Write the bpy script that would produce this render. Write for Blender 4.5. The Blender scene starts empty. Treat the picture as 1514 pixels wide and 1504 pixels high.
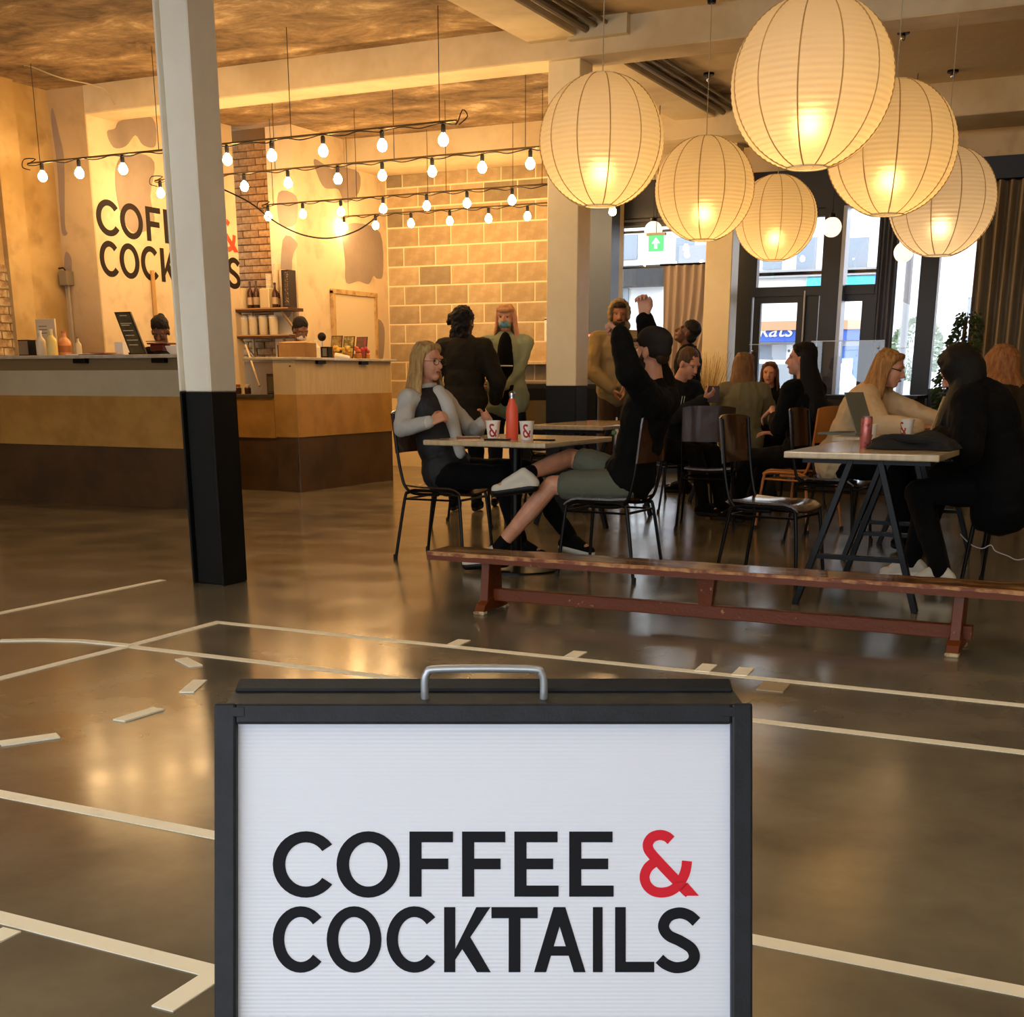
import bpy, math, random
from mathutils import Vector, Matrix
random.seed(7)
SC = bpy.context.scene
COL = SC.collection
# ------------------------------------------------------------------ camera
F_PX, CX, CY, EYE = 1873.0, 757.0, 1100.0, 1.12
PITCH = math.atan(542.0 / F_PX); YAW = math.radians(26.2)
cam_d = bpy.data.cameras.new('camera'); cam = bpy.data.objects.new('camera', cam_d); COL.objects.link(cam)
cam.location = (0, 0, EYE)
cam.rotation_euler = (math.pi / 2 - PITCH, 0, YAW)
cam_d.sensor_fit = 'HORIZONTAL'; cam_d.sensor_width = 36.0
cam_d.lens = F_PX / 1514.0 * 36.0
cam_d.shift_y = (CY - 752.0) / 1514.0
cam_d.clip_start = 0.05; cam_d.clip_end = 300
SC.camera = cam
# ------------------------------------------------------------------ exposure
SC.view_settings.view_transform = 'Standard'; SC.view_settings.look = 'None'
SC.view_settings.gamma = 1.0; SC.view_settings.use_curve_mapping = False
SC.view_settings.exposure = 0.0
SC.cycles.max_bounces = 8; SC.cycles.diffuse_bounces = 4; SC.cycles.glossy_bounces = 3
SC.cycles.transmission_bounces = 6; SC.cycles.transparent_max_bounces = 10
SC.cycles.sample_clamp_indirect = 6.0; SC.cycles.caustics_reflective = False; SC.cycles.caustics_refractive = False
SC.cycles.use_denoising = True
# ------------------------------------------------------------------ world: bright overcast sky
W = bpy.data.worlds.new('overcast_sky'); SC.world = W; W.use_nodes = True
nt = W.node_tree; bg = nt.nodes['Background']
bg.inputs[0].default_value = (0.83, 0.91, 1.0, 1); bg.inputs[1].default_value = 4.8
# ------------------------------------------------------------------ maths
ct, st = math.cos(PITCH), math.sin(PITCH); cy, sy = math.cos(YAW), math.sin(YAW)
def ray(px, py):
    dx = (px - CX) / F_PX; dy = (py - CY) / F_PX
    f = ct - dy * st
    return (dx * cy - f * sy, dx * sy + f * cy, -st - dy * ct)
def at(px, py, y):                       # point on the plane Y = y seen at that pixel of the photograph
    d = ray(px, py); t = y / d[1]; return Vector((d[0] * t, y, EYE + d[2] * t))
def onz(px, py, z=0.0):
    d = ray(px, py); t = (z - EYE) / d[2]; return Vector((d[0] * t, d[1] * t, z))
def V3(*a): return Vector(a)
# ------------------------------------------------------------------ colours and materials
def lin(c):
    return tuple((x / 255 / 12.92 if x / 255 <= 0.04045 else ((x / 255 + 0.055) / 1.055) ** 2.4) for x in c)
MATS = {}
def mat(name, rgb, rough=0.6, metal=0.0, rgb2=None, scale=6.0, mix=(0.4, 0.6), bump=0.0, bscale=40.0, stretch=None,
        spec=None, detail=4.0, rough2=None, coat=0.0, emit=None, estr=0.0, sheen=0.0):
    if name in MATS: return MATS[name]
    m = bpy.data.materials.new(name); m.use_nodes = True; MATS[name] = m
    n = m.node_tree.nodes; l = m.node_tree.links; b = n['Principled BSDF']
    b.inputs['Base Color'].default_value = (*lin(rgb), 1); b.inputs['Roughness'].default_value = rough
    b.inputs['Metallic'].default_value = metal
    if spec is not None: b.inputs['Specular IOR Level'].default_value = spec
    if coat: b.inputs['Coat Weight'].default_value = coat
    if sheen: b.inputs['Sheen Weight'].default_value = sheen
    if emit: b.inputs['Emission Color'].default_value = (*lin(emit), 1); b.inputs['Emission Strength'].default_value = estr
    co = None
    if rgb2 is not None or bump:
        tc = n.new('ShaderNodeTexCoord'); mp = n.new('ShaderNodeMapping'); l.new(tc.outputs['Object'], mp.inputs[0])
        if stretch: mp.inputs['Scale'].default_value = stretch
        co = mp.outputs[0]
    if rgb2 is not None:
        t = n.new('ShaderNodeTexNoise'); t.inputs['Scale'].default_value = scale; t.inputs['Detail'].default_value = detail
        t.inputs['Roughness'].default_value = 0.6; l.new(co, t.inputs['Vector'])
        r = n.new('ShaderNodeValToRGB'); r.color_ramp.elements[0].position = mix[0]; r.color_ramp.elements[1].position = mix[1]
        r.color_ramp.elements[0].color = (*lin(rgb), 1); r.color_ramp.elements[1].color = (*lin(rgb2), 1)
        l.new(t.outputs['Fac'], r.inputs[0]); l.new(r.outputs[0], b.inputs['Base Color'])
        if rough2 is not None:
            q = n.new('ShaderNodeMapRange'); q.inputs['To Min'].default_value = rough; q.inputs['To Max'].default_value = rough2
            q.inputs['From Min'].default_value = 0.3; q.inputs['From Max'].default_value = 0.7
            l.new(t.outputs['Fac'], q.inputs['Value']); l.new(q.outputs[0], b.inputs['Roughness'])
    if bump:
        t = n.new('ShaderNodeTexNoise'); t.inputs['Scale'].default_value = bscale; t.inputs['Detail'].default_value = 5
        l.new(co, t.inputs['Vector'])
        u = n.new('ShaderNodeBump'); u.inputs['Strength'].default_value = bump; u.inputs['Distance'].default_value = 0.02
        l.new(t.outputs['Fac'], u.inputs['Height']); l.new(u.outputs[0], b.inputs['Normal'])
    return m
# ------------------------------------------------------------------ mesh builder
def frame_of(d):
    d = Vector(d).normalized(); a = Vector((0, 0, 1)) if abs(d.z) < 0.9 else Vector((1, 0, 0))
    u = d.cross(a).normalized(); return u, d.cross(u).normalized()
class MB:
    def __init__(s): s.v = []; s.f = []
    def add(s, vs, fs):
        n = len(s.v); s.v += [tuple(v) for v in vs]; s.f += [tuple(i + n for i in f) for f in fs]; return s
    def bx(s, x0, x1, y0, y1, z0, z1):
        return s.add([(x0,y0,z0),(x1,y0,z0),(x1,y1,z0),(x0,y1,z0),(x0,y0,z1),(x1,y0,z1),(x1,y1,z1),(x0,y1,z1)],
                     [(0,3,2,1),(4,5,6,7),(0,1,5,4),(1,2,6,5),(2,3,7,6),(3,0,4,7)])
    def bar(s, p0, p1, w, h, up=(0,0,1)):
        p0 = Vector(p0); p1 = Vector(p1); d = (p1 - p0).normalized(); u = d.cross(Vector(up))
        if u.length < 1e-4: u = d.cross(Vector((0,1,0)))
        u.normalize(); q = u.cross(d).normalized(); vs = []
        for p in (p0, p1):
            for a, b in ((-1,-1),(1,-1),(1,1),(-1,1)): vs.append(p + u * a * w / 2 + q * b * h / 2)
        return s.add(vs, [(0,3,2,1),(4,5,6,7),(0,1,5,4),(1,2,6,5),(2,3,7,6),(3,0,4,7)])
    def tube(s, pts, r, seg=8, closed=False):
        pts = [Vector(p) for p in pts]; n = len(pts); rs = r if isinstance(r, (list, tuple)) else [r] * n
        u = None; vs = []
        for i, p in enumerate(pts):
            a = pts[i - 1] if (i > 0 or closed) else p; b = pts[(i + 1) % n] if (i < n - 1 or closed) else p
            d = (b - a).normalized()
            if u is None: u = frame_of(d)[0]
            u = (u - d * u.dot(d)).normalized(); w = d.cross(u)
            for k in range(seg):
                t = 2 * math.pi * k / seg; vs.append(p + (u * math.cos(t) + w * math.sin(t)) * rs[i])
        fs = []
        for i in range(n if closed else n - 1):
            j = (i + 1) % n
            for k in range(seg): k2 = (k + 1) % seg; fs.append((i*seg+k, i*seg+k2, j*seg+k2, j*seg+k))
        if not closed: fs.append(tuple(range(seg))[::-1]); fs.append(tuple((n-1)*seg + k for k in range(seg)))
        return s.add(vs, fs)
    def lathe(s, prof, seg=24, c=(0,0,0)):
        vs = []; fs = []; n = len(prof)
        for r, z in prof:
            for k in range(seg):
                t = 2 * math.pi * k / seg; vs.append((c[0] + r * math.cos(t), c[1] + r * math.sin(t), c[2] + z))
        for i in range(n - 1):
            for k in range(seg): k2 = (k + 1) % seg; fs.append((i*seg+k, i*seg+k2, (i+1)*seg+k2, (i+1)*seg+k))
        if prof[0][0] > 1e-5: fs.append(tuple(range(seg))[::-1])
        if prof[-1][0] > 1e-5: fs.append(tuple((n-1)*seg + k for k in range(seg)))
        return s.add(vs, fs)
    def openlathe(s, prof, seg=24, c=(0,0,0)):
        n0 = len(s.f); s.lathe(prof, seg, c); k = 0
        if prof[0][0] > 1e-5: k += 1
        if prof[-1][0] > 1e-5: k += 1
        if k: s.f = s.f[:-k]
        return s
    def ell(s, c, r, R=None, seg=14, rings=9):
        c = Vector(c); R = R or Matrix.Identity(3); vs = [c + R @ Vector((0, 0, r[2]))]; fs = []
        for i in range(1, rings):
            p = math.pi * i / rings
            for k in range(seg):
                t = 2 * math.pi * k / seg
                vs.append(c + R @ Vector((r[0]*math.sin(p)*math.cos(t), r[1]*math.sin(p)*math.sin(t), r[2]*math.cos(p))))
        vs.append(c + R @ Vector((0, 0, -r[2]))); L = len(vs) - 1
        for k in range(seg):
            k2 = (k + 1) % seg; fs.append((0, 1 + k, 1 + k2)); fs.append((L, 1+(rings-2)*seg+k2, 1+(rings-2)*seg+k))
            for i in range(rings - 2): a = 1 + i*seg; b = a + seg; fs.append((a+k, b+k, b+k2, a+k2))
        return s.add(vs, fs)
    def cap(s, p0, p1, r0, r1, seg=12):
        p0 = Vector(p0); p1 = Vector(p1); d = p1 - p0
        if d.length < 1e-4: return s.ell(p0, (r0, r0, r0))
        dn = d.normalized(); pts = []; rs = []
        for a in (-85, -60, -30, 0): q = math.radians(a); pts.append(p0 + dn * r0 * math.sin(q)); rs.append(r0 * math.cos(q))
        for a in (0, 30, 60, 85): q = math.radians(a); pts.append(p1 + dn * r1 * math.sin(q)); rs.append(r1 * math.cos(q))
        return s.tube(pts, rs, seg)
    def chain(s, pts, rs):
        for i in range(len(pts) - 1): s.cap(pts[i], pts[i+1], rs[i], rs[i+1])
        return s
    def prism(s, poly, fn, t):            # poly: 2D list; fn(x, y, depth) -> 3D
        n = len(poly); vs = [fn(x, y, t) for x, y in poly] + [fn(x, y, 0) for x, y in poly]
        fs = [tuple(range(n)), tuple(range(2*n - 1, n - 1, -1))] + [(i, i + n, (i+1) % n + n, (i+1) % n) for i in range(n)]
        return s.add(vs, fs)
    def build(s, name, m, parent=None, smooth=35, bevel=0.0, off=None, kind=None, label=None, bseg=1):
        me = bpy.data.meshes.new(name); vs = s.v
        if off is not None: vs = [(a - off[0], b - off[1], c - off[2]) for a, b, c in vs]
        me.from_pydata(vs, [], s.f); me.update()
        if m is not None: me.materials.append(m)
        if smooth: me.shade_smooth(); me.set_sharp_from_angle(angle=math.radians(smooth))
        o = bpy.data.objects.new(name, me); COL.objects.link(o)
        if parent is not None: o.parent = parent
        if bevel:
            b = o.modifiers.new('bevel', 'BEVEL'); b.width = bevel; b.segments = bseg; b.limit_method = 'ANGLE'
        if kind: o['kind'] = kind
        if label: o['label'] = label
        return o
def thing(name, label, cat, loc=(0,0,0), rz=0.0, group=None):
    o = bpy.data.objects.new(name, None); COL.objects.link(o); o.empty_display_size = 0.1
    o.location = loc; o.rotation_euler = (0, 0, rz); o['label'] = label; o['category'] = cat
    if group: o['group'] = group
    return o
def tag(o, label, cat, group=None):
    o['label'] = label; o['category'] = cat
    if group: o['group'] = group
    return o
def struct(name, mb, m, parent=None, smooth=0, bevel=0.0):
    o = mb.build(name, m, parent, smooth=smooth, bevel=bevel); o['kind'] = 'structure'; return o
def share(o, parent, name=None, loc=None):     # another piece sharing the mesh of o
    c = o.copy(); COL.objects.link(c); c.parent = parent
    if loc is not None: c.location = loc
    return c
def dup(root, loc, rz, label, group=None):
    r = root.copy(); COL.objects.link(r); r.location = loc; r.rotation_euler = (0, 0, rz); r['label'] = label
    if group: r['group'] = group
    for ch in list(root.children):
        c = ch.copy(); COL.objects.link(c); c.parent = r
        for g in list(ch.children): d = g.copy(); COL.objects.link(d); d.parent = c
    return r
def catmull(pts, n=6, closed=False):
    P = [Vector(p) for p in pts]; out = []; m = len(P)
    for i in range(m if closed else m - 1):
        a = P[(i-1) % m] if (closed or i > 0) else P[i]; b = P[i]; c = P[(i+1) % m]; d = P[(i+2) % m] if (closed or i + 2 < m) else c
        for k in range(n):
            t = k / n; out.append(0.5 * ((2*b) + (c-a)*t + (2*a-5*b+4*c-d)*t*t + (3*b-a-3*c+d)*t*t*t))
    if not closed: out.append(P[-1])
    return out
# ------------------------------------------------------------------ shared materials
BULB_COL = (1.0, 0.66, 0.30)
M_white = mat('white_paint', (225, 218, 200), 0.55, bump=0.05, bscale=30)
M_black = mat('black_paint', (12, 12, 11), 0.5, bump=0.04, bscale=60, spec=0.25)
M_metal = mat('dark_steel', (6, 6, 6), 0.36, 0.0, spec=0.16)
M_chrome = mat('brushed_steel', (175, 175, 178), 0.3, 1.0)
M_rubber = mat('rubber', (12, 12, 12), 0.8)
M_dwood = mat('dark_plywood', (58, 38, 22), 0.28, rgb2=(42, 26, 15), scale=3, stretch=(1, 12, 1), coat=0.4)
M_lwood = mat('table_laminate', (196, 176, 140), 0.22, rgb2=(184, 162, 124), scale=4, stretch=(8, 1, 1), coat=0.3)
M_paper = mat('white_paper', (232, 228, 215), 0.7)
M_red = mat('print_red', (200, 30, 46), 0.7, spec=0.2)
M_ink = mat('print_black', (14, 15, 22), 0.7, spec=0.2)
M_clear = mat('clear_glass', (255, 255, 255), 0.0)
def glassy(name, tint=(1,1,1), fac=0.06, rough=0.0):
    m = bpy.data.materials.new(name); m.use_nodes = True; n = m.node_tree.nodes; l = m.node_tree.links; n.clear()
    o = n.new('ShaderNodeOutputMaterial'); a = n.new('ShaderNodeBsdfTransparent'); a.inputs[0].default_value = (*tint, 1)
    g = n.new('ShaderNodeBsdfGlossy'); g.inputs['Roughness'].default_value = rough
    x = n.new('ShaderNodeMixShader'); fr = n.new('ShaderNodeFresnel'); fr.inputs[0].default_value = 1.45
    ad = n.new('ShaderNodeMath'); ad.operation = 'ADD'; ad.inputs[1].default_value = fac - 0.04; l.new(fr.outputs[0], ad.inputs[0])
    l.new(ad.outputs[0], x.inputs[0]); l.new(a.outputs[0], x.inputs[1]); l.new(g.outputs[0], x.inputs[2]); l.new(x.outputs[0], o.inputs[0])
    return m
M_glass = glassy('window_glass'); M_acrylic = glassy('acrylic', (0.95, 0.96, 0.97), 0.045)
# ================================================================== THE SETTING
# ---- floor: polished concrete
def floor_mat():
    m = bpy.data.materials.new('polished_concrete'); m.use_nodes = True; n = m.node_tree.nodes; l = m.node_tree.links; b = n['Principled BSDF']
    tc = n.new('ShaderNodeTexCoord')
    t1 = n.new('ShaderNodeTexNoise'); t1.inputs['Scale'].default_value = 1.4; t1.inputs['Detail'].default_value = 9; t1.inputs['Roughness'].default_value = 0.66
    t2 = n.new('ShaderNodeTexNoise'); t2.inputs['Scale'].default_value = 2.4; t2.inputs['Detail'].default_value = 4; t2.inputs['Distortion'].default_value = 0.2
    t3 = n.new('ShaderNodeTexNoise'); t3.inputs['Scale'].default_value = 140; t3.inputs['Detail'].default_value = 3
    for t in (t1, t2, t3): l.new(tc.outputs['Object'], t.inputs['Vector'])
    r = n.new('ShaderNodeValToRGB'); e = r.color_ramp.elements; e[0].position = 0.32; e[1].position = 0.7
    e[0].color = (*lin((84, 79, 68)), 1); e[1].color = (*lin((134, 125, 104)), 1)
    mx = n.new('ShaderNodeMath'); mx.operation = 'MULTIPLY_ADD'; mx.inputs[1].default_value = 0.45
    a2 = n.new('ShaderNodeMath'); a2.operation = 'MULTIPLY_ADD'; a2.inputs[1].default_value = 0.55
    l.new(t1.outputs['Fac'], a2.inputs[0]); a2.inputs[2].default_value = 0.0
    l.new(t2.outputs['Fac'], mx.inputs[0]); l.new(a2.outputs[0], mx.inputs[2]); l.new(mx.outputs[0], r.inputs[0]); l.new(r.outputs[0], b.inputs['Base Color'])
    q = n.new('ShaderNodeMapRange'); q.inputs['From Min'].default_value = 0.3; q.inputs['From Max'].default_value = 0.7
    q.inputs['To Min'].default_value = 0.13; q.inputs['To Max'].default_value = 0.22; l.new(t2.outputs['Fac'], q.inputs['Value']); l.new(q.outputs[0], b.inputs['Roughness'])
    bu = n.new('ShaderNodeBump'); bu.inputs['Strength'].default_value = 0.03; bu.inputs['Distance'].default_value = 0.01
    sm = n.new('ShaderNodeTexNoise'); sm.inputs['Scale'].default_value = 3.0; sm.inputs['Detail'].default_value = 1; l.new(tc.outputs['Object'], sm.inputs['Vector'])
    l.new(sm.outputs['Fac'], bu.inputs['Height']); l.new(bu.outputs[0], b.inputs['Normal'])
    b.inputs['Specular IOR Level'].default_value = 0.62
    return m
XL, XR, YB, YF, ZC = -10.06, 4.2, -4.2, 15.15, 3.8
floor = struct('floor', MB().bx(XL - 0.2, XR + 0.2, YB - 0.2, YF, -0.12, 0.0), floor_mat())
M_tape = mat('court_tape', (250, 244, 222), 0.6, rgb2=(226, 214, 182), scale=9, mix=(0.6, 0.85))
TZ = [0]
def tape(pts, w=0.05, name='tape_line'):
    TZ[0] += 1; z1_ = 0.0014 + 0.00025 * TZ[0]
    b = MB(); P = [Vector((p[0], p[1], 0)) for p in pts]; L = []; R = []
    for i, p in enumerate(P):
        d = ((P[i+1] if i < len(P)-1 else p) - (P[i-1] if i else p)).normalized(); nrm = Vector((-d.y, d.x, 0)) * w / 2
        L.append(p + nrm); R.append(p - nrm)
    n = len(P); vs = [(v.x, v.y, z1_) for v in L + R] + [(v.x, v.y, 0.0002) for v in L + R]; fs = []
    for i in range(n - 1):
        fs += [(i, i+1, n+i+1, n+i)[::-1], (2*n+i, 2*n+i+1, i+1, i)[::-1], (n+i, n+i+1, 3*n+i+1, 3*n+i)[::-1]]
    fs += [(0, n, 3*n, 2*n), (n-1, 2*n-1, 4*n-1, 3*n-1)[::-1]]
    b.add(vs, fs); return b.build(name, M_tape, floor, smooth=0)
tape([(-3.88, 4.72), (4.0, 4.70)]); tape([(-3.86, 4.10), (4.0, 4.07)]); tape([(-3.9, 2.39), (4.0, 2.37)], 0.048)
tape([(-3.2, 1.78), (-1.40, 1.77)], 0.048); tape([(-3.88, 4.74), (-3.87, 4.1), (-3.885, 3.4), (-3.9, -1.0)])
tape([(-5.0, 5.62), (-5.0, 2.0)], 0.05)
tape([onz(315, 1444), onz(240, 1493)], 0.05); tape([onz(18, 1376), onz(-50, 1410)], 0.05)
for p, q in (((664,957),(682,949)), ((839,975),(856,967)), ((1035,995),(1050,988)), ((1092,1000),(1108,992))):
    a = onz(*p); tape([(a.x, 4.72), (a.x - 0.01, 4.86)], 0.06)
tp_ = tape([(-1.17, 4.66), (-1.16, 4.52)], 0.10); tp_.data.materials.clear(); tp_.data.materials.append(mat('worn_tape_patch', (168, 150, 118), 0.5)); tp_['label'] = 'worn brownish tape patch'
tape([onz(0, 948), onz(60, 947), onz(120, 948.5), onz(194, 955.5)], 0.045)
for a, b in (((268,975),(290,986)), ((296,1007),(276,1025)), ((235,1049),(176,1067)), ((86,1089),(0,1101))):
    tape([onz(*a), onz(*b)], 0.055, 'tape_dash')
# ---- ceiling: patchy bare concrete, with smoother painted areas to the right
def ceil_mat():
    m = bpy.data.materials.new('patchy_ceiling'); m.use_nodes = True; n = m.node_tree.nodes; l = m.node_tree.links; b = n['Principled BSDF']
    tc = n.new('ShaderNodeTexCoord'); mp = n.new('ShaderNodeMapping'); mp.inputs['Scale'].default_value = (0.8, 1.15, 1); l.new(tc.outputs['Object'], mp.inputs[0])
    t = n.new('ShaderNodeTexNoise'); t.inputs['Scale'].default_value = 1.9; t.inputs['Detail'].default_value = 10; t.inputs['Roughness'].default_value = 0.72; t.inputs['Distortion'].default_value = 0.35
    l.new(mp.outputs[0], t.inputs['Vector'])
    r = n.new('ShaderNodeValToRGB'); e = r.color_ramp.elements; e[0].position = 0.36; e[0].color = (*lin((88, 68, 44)), 1); e[1].position = 0.66; e[1].color = (*lin((205, 182, 142)), 1)
    k = e.new(0.46); k.color = (*lin((128, 102, 68)), 1); k = e.new(0.56); k.color = (*lin((158, 130, 92)), 1)
    l.new(t.outputs['Fac'], r.inputs[0])
    sp = n.new('ShaderNodeSeparateXYZ'); l.new(tc.outputs['Object'], sp.inputs[0])
    w = n.new('ShaderNodeTexNoise'); w.inputs['Scale'].default_value = 1.3; l.new(tc.outputs['Object'], w.inputs['Vector'])
    ad = n.new('ShaderNodeMath'); ad.operation = 'MULTIPLY_ADD'; ad.inputs[1].default_value = 2.4; l.new(w.outputs['Fac'], ad.inputs[0]); l.new(sp.outputs['X'], ad.inputs[2])
    q = n.new('ShaderNodeMapRange'); q.inputs['From Min'].default_value = -3.2; q.inputs['From Max'].default_value = -2.7; l.new(ad.outputs[0], q.inputs['Value'])
    x = n.new('ShaderNodeMixRGB'); x.inputs[2].default_value = (*lin((214, 192, 150)), 1); l.new(q.outputs[0], x.inputs[0]); l.new(r.outputs[0], x.inputs[1]); l.new(x.outputs[0], b.inputs['Base Color'])
    b.inputs['Roughness'].default_value = 0.9
    bu = n.new('ShaderNodeBump'); bu.inputs['Strength'].default_value = 0.5; bu.inputs['Distance'].default_value = 0.04; l.new(t.outputs['Fac'], bu.inputs['Height']); l.new(bu.outputs[0], b.inputs['Normal'])
    return m
M_beam = mat('painted_beam', (222, 204, 164), 0.75, rgb2=(204, 182, 140), scale=1.5, bump=0.15, bscale=9)
ceiling = struct('ceiling', MB().bx(XL - 0.2, XR + 0.2, YB - 0.2, YF + 0.3, ZC, ZC + 0.25), ceil_mat())
struct('trim_1', MB().bx(-9.6, XR, 10.19, 10.58, 3.55, ZC + 0.02), M_beam, bevel=0.01)
struct('trim_2', MB().bx(-8.95, XR, 13.7, 14.5, 3.5, ZC + 0.02), M_beam, bevel=0.01)
struct('trim_3', MB().bx(XL, XR, 5.45, 5.9, 3.55, ZC + 0.02), M_beam, bevel=0.01)
struct('trim_4', MB().bx(-4.86, -4.42, 5.9, 14.6, 3.68, ZC + 0.02), M_beam, bevel=0.01)
struct('trim_5', MB().bx(-4.5, -4.0, 10.12, 10.19, 3.66, ZC), mat('cream_panel', (205, 192, 158), 0.7))
# pipes along the downstand
for i, (x, r, z) in enumerate(((-4.34, 0.028, 3.72), (-4.26, 0.018, 3.74), (-4.17, 0.014, 3.75))):
    o = MB().tube([(x, 4.0, z), (x, 14.4, z)], r, 8).build('ceiling_pipe', mat('pipe_paint', (120, 105, 80), 0.5, 0.3)); o['group'] = 'pipes along the ceiling downstand'
    tag(o, ('thick', 'thinner', 'thinnest')[i] + ' of the pipes running under the ceiling beside the downstand', 'pipe', 'pipes along the ceiling downstand')
# ---- walls
def wall_mat(name, base, patch, sc=1.3, lo=0.50, hi=0.515, dirt=(150, 125, 85)):
    m = bpy.data.materials.new(name); m.use_nodes = True; n = m.node_tree.nodes; l = m.node_tree.links; b = n['Principled BSDF']
    tc = n.new('ShaderNodeTexCoord'); t = n.new('ShaderNodeTexNoise'); t.inputs['Scale'].default_value = sc; t.inputs['Detail'].default_value = 3; t.inputs['Distortion'].default_value = 0.5
    l.new(tc.outputs['Object'], t.inputs['Vector'])
    r = n.new('ShaderNodeValToRGB'); e = r.color_ramp.elements; e[0].position = lo; e[1].position = hi; e[0].color = (*lin(base), 1); e[1].color = (*lin(patch), 1); l.new(t.outputs['Fac'], r.inputs[0])
    t2 = n.new('ShaderNodeTexNoise'); t2.inputs['Scale'].default_value = 5; t2.inputs['Detail'].default_value = 7; l.new(tc.outputs['Object'], t2.inputs['Vector'])
    q = n.new('ShaderNodeMapRange'); q.inputs['From Min'].default_value = 0.52; q.inputs['From Max'].default_value = 0.8; q.inputs['To Max'].default_value = 0.45; l.new(t2.outputs['Fac'], q.inputs['Value'])
    x = n.new('ShaderNodeMixRGB'); x.inputs[2].default_value = (*lin(dirt), 1); l.new(q.outputs[0], x.inputs[0]); l.new(r.outputs[0], x.inputs[1]); l.new(x.outputs[0], b.inputs['Base Color'])
    b.inputs['Roughness'].default_value = 0.85
    bu = n.new('ShaderNodeBump'); bu.inputs['Strength'].default_value = 0.25; bu.inputs['Distance'].default_value = 0.02; l.new(t2.outputs['Fac'], bu.inputs['Height']); l.new(bu.outputs[0], b.inputs['Normal'])
    return m
M_plaster = wall_mat('bare_plaster', (212, 186, 138), (196, 168, 122), 1.2, 0.4, 0.6)
M_cream = wall_mat('cream_plaster', (228, 205, 165), (222, 198, 158), 0.9, 0.4, 0.6)
M_grey = mat('grey_filler', (152, 134, 118), 0.85, rgb2=(160, 142, 124), scale=3, bump=0.05, bscale=20)
M_old = wall_mat('old_yellow_plaster', (176, 142, 84), (206, 174, 116), 1.6, 0.42, 0.62, (110, 82, 45))
wl = struct('wall_left', MB().bx(XL - 0.2, XL, YB, 10.2, 0, ZC), M_old)
# brick faces showing on the left wall
M_brick = mat('painted_brick', (205, 180, 135), 0.9, rgb2=(140, 104, 66), scale=9, mix=(0.45, 0.68), bump=0.8, bscale=22)
M_mortar = mat('mortar', (120, 92, 56), 0.95, bump=0.3, bscale=40)
def bricks(parent, origin, du, nu, nv, bl=0.215, bh=0.065, g=0.011, depth=0.02, nrm=(1,0,0), m=None, name='brick', skip=0.0, ragged=False):
    du = Vector(du); nrm = Vector(nrm); ms = []
    for k in range(4):                 # four shared shapes
        b = MB(); j = lambda a: random.uniform(-a, a)
        L = bl; pts = []
        for dd in (0, 1):
            for (a, c) in ((0, 0), (L, 0), (L, bh), (0, bh)):
                q = du * (a + (j(0.004) if dd else 0)) + Vector((0, 0, c + (j(0.003) if dd else 0))) + nrm * (depth + j(0.005) if dd else -0.02)
                pts.append(q)
        b.add(pts, [(0,1,2,3),(7,6,5,4),(0,4,5,1),(1,5,6,2),(2,6,7,3),(3,7,4,0)])
        ms.append(b)
    protos = []
    for r in range(nv):
        for c in range(nu):
            if ragged and random.random() < skip: continue
            k = random.randrange(4)
            pos = Vector(origin) + du * (c * (bl + g) + (0.5 * (bl + g) if r % 2 else 0)) + Vector((0, 0, r * (bh + g)))
            if len(protos) <= k or protos[k] is None:
                while len(protos) <= k: protos.append(None)
                protos[k] = ms[k].build(name, m or M_brick, parent, smooth=0); protos[k].location = pos
            else: share(protos[k], parent, loc=pos)
bricks(wl, (XL, 8.3, 1.25), (0, 1, 0), 6, 12)
bricks(wl, (XL, 8.3, 2.3), (0, 1, 0), 4, 16, skip=0.25, ragged=True, m=mat('old_brick', (150, 104, 62), 0.9, rgb2=(120, 80, 44), scale=10, bump=0.6, bscale=25))
struct('trim_6', MB().bx(XL, XL + 0.06, 9.45, 9.72, 0, ZC), M_old)      # pilaster on the left wall
struct('trim_7', MB().bx(XL - 0.1, -9.602, 10.2, 10.4, 0, ZC), M_plaster)
wt = struct('wall_text', MB().bx(-9.98, -9.6, 10.215, 12.45, 0, ZC), M_cream); wt.name = 'wall_left_bar'
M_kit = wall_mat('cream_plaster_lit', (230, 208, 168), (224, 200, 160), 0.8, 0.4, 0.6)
wa = struct('wall_alcove', MB().bx(-10.4, -9.28, 12.70, 12.9, 0, ZC), M_mortar)
bricks(wa, (-9.92, 12.70, 1.3), (1, 0, 0), 3, 31, nrm=(0, -1, 0), m=mat('alcove_brick', (190, 152, 100), 0.9, rgb2=(150, 112, 68), scale=8, bump=0.6, bscale=25))
pier = struct('wall_pier', MB().bx(-9.30, -8.95, 12.66, 14.62, 0, ZC), M_kit)
def blob(poly, X=None, Yp=None, t=0.003, par=None, nm='filler_patch'):
    pts = [(p[0], p[1]) for p in catmull([(a, b, 0) for a, b in poly], 4, True)]
    if X is not None: fn = lambda a, b, d: (X + d, a, b)
    else: fn = lambda a, b, d: (a, Yp - d, b)
    return MB().prism(pts, fn, t).build(nm, M_grey, par, smooth=0)
def px_poly(pts, X=None, Yp=None):
    out = []
    for px, py in pts:
        d = ray(px, py)
        if X is not None: t = X / d[0]; out.append((d[1] * t, EYE + d[2] * t))
        else: t = Yp / d[1]; out.append((d[0] * t, EYE + d[2] * t))
    return out
P = px_poly
blob(P([(180,178),(225,174),(230,215),(212,215),(200,200),(186,216),(168,218),(158,195),(170,190)], X=-9.6), X=-9.6, par=wt)
blob(P([(176,235),(200,226),(228,240),(222,290),(228,330),(200,345),(180,320),(170,270)], X=-9.6), X=-9.6, par=wt)
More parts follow.
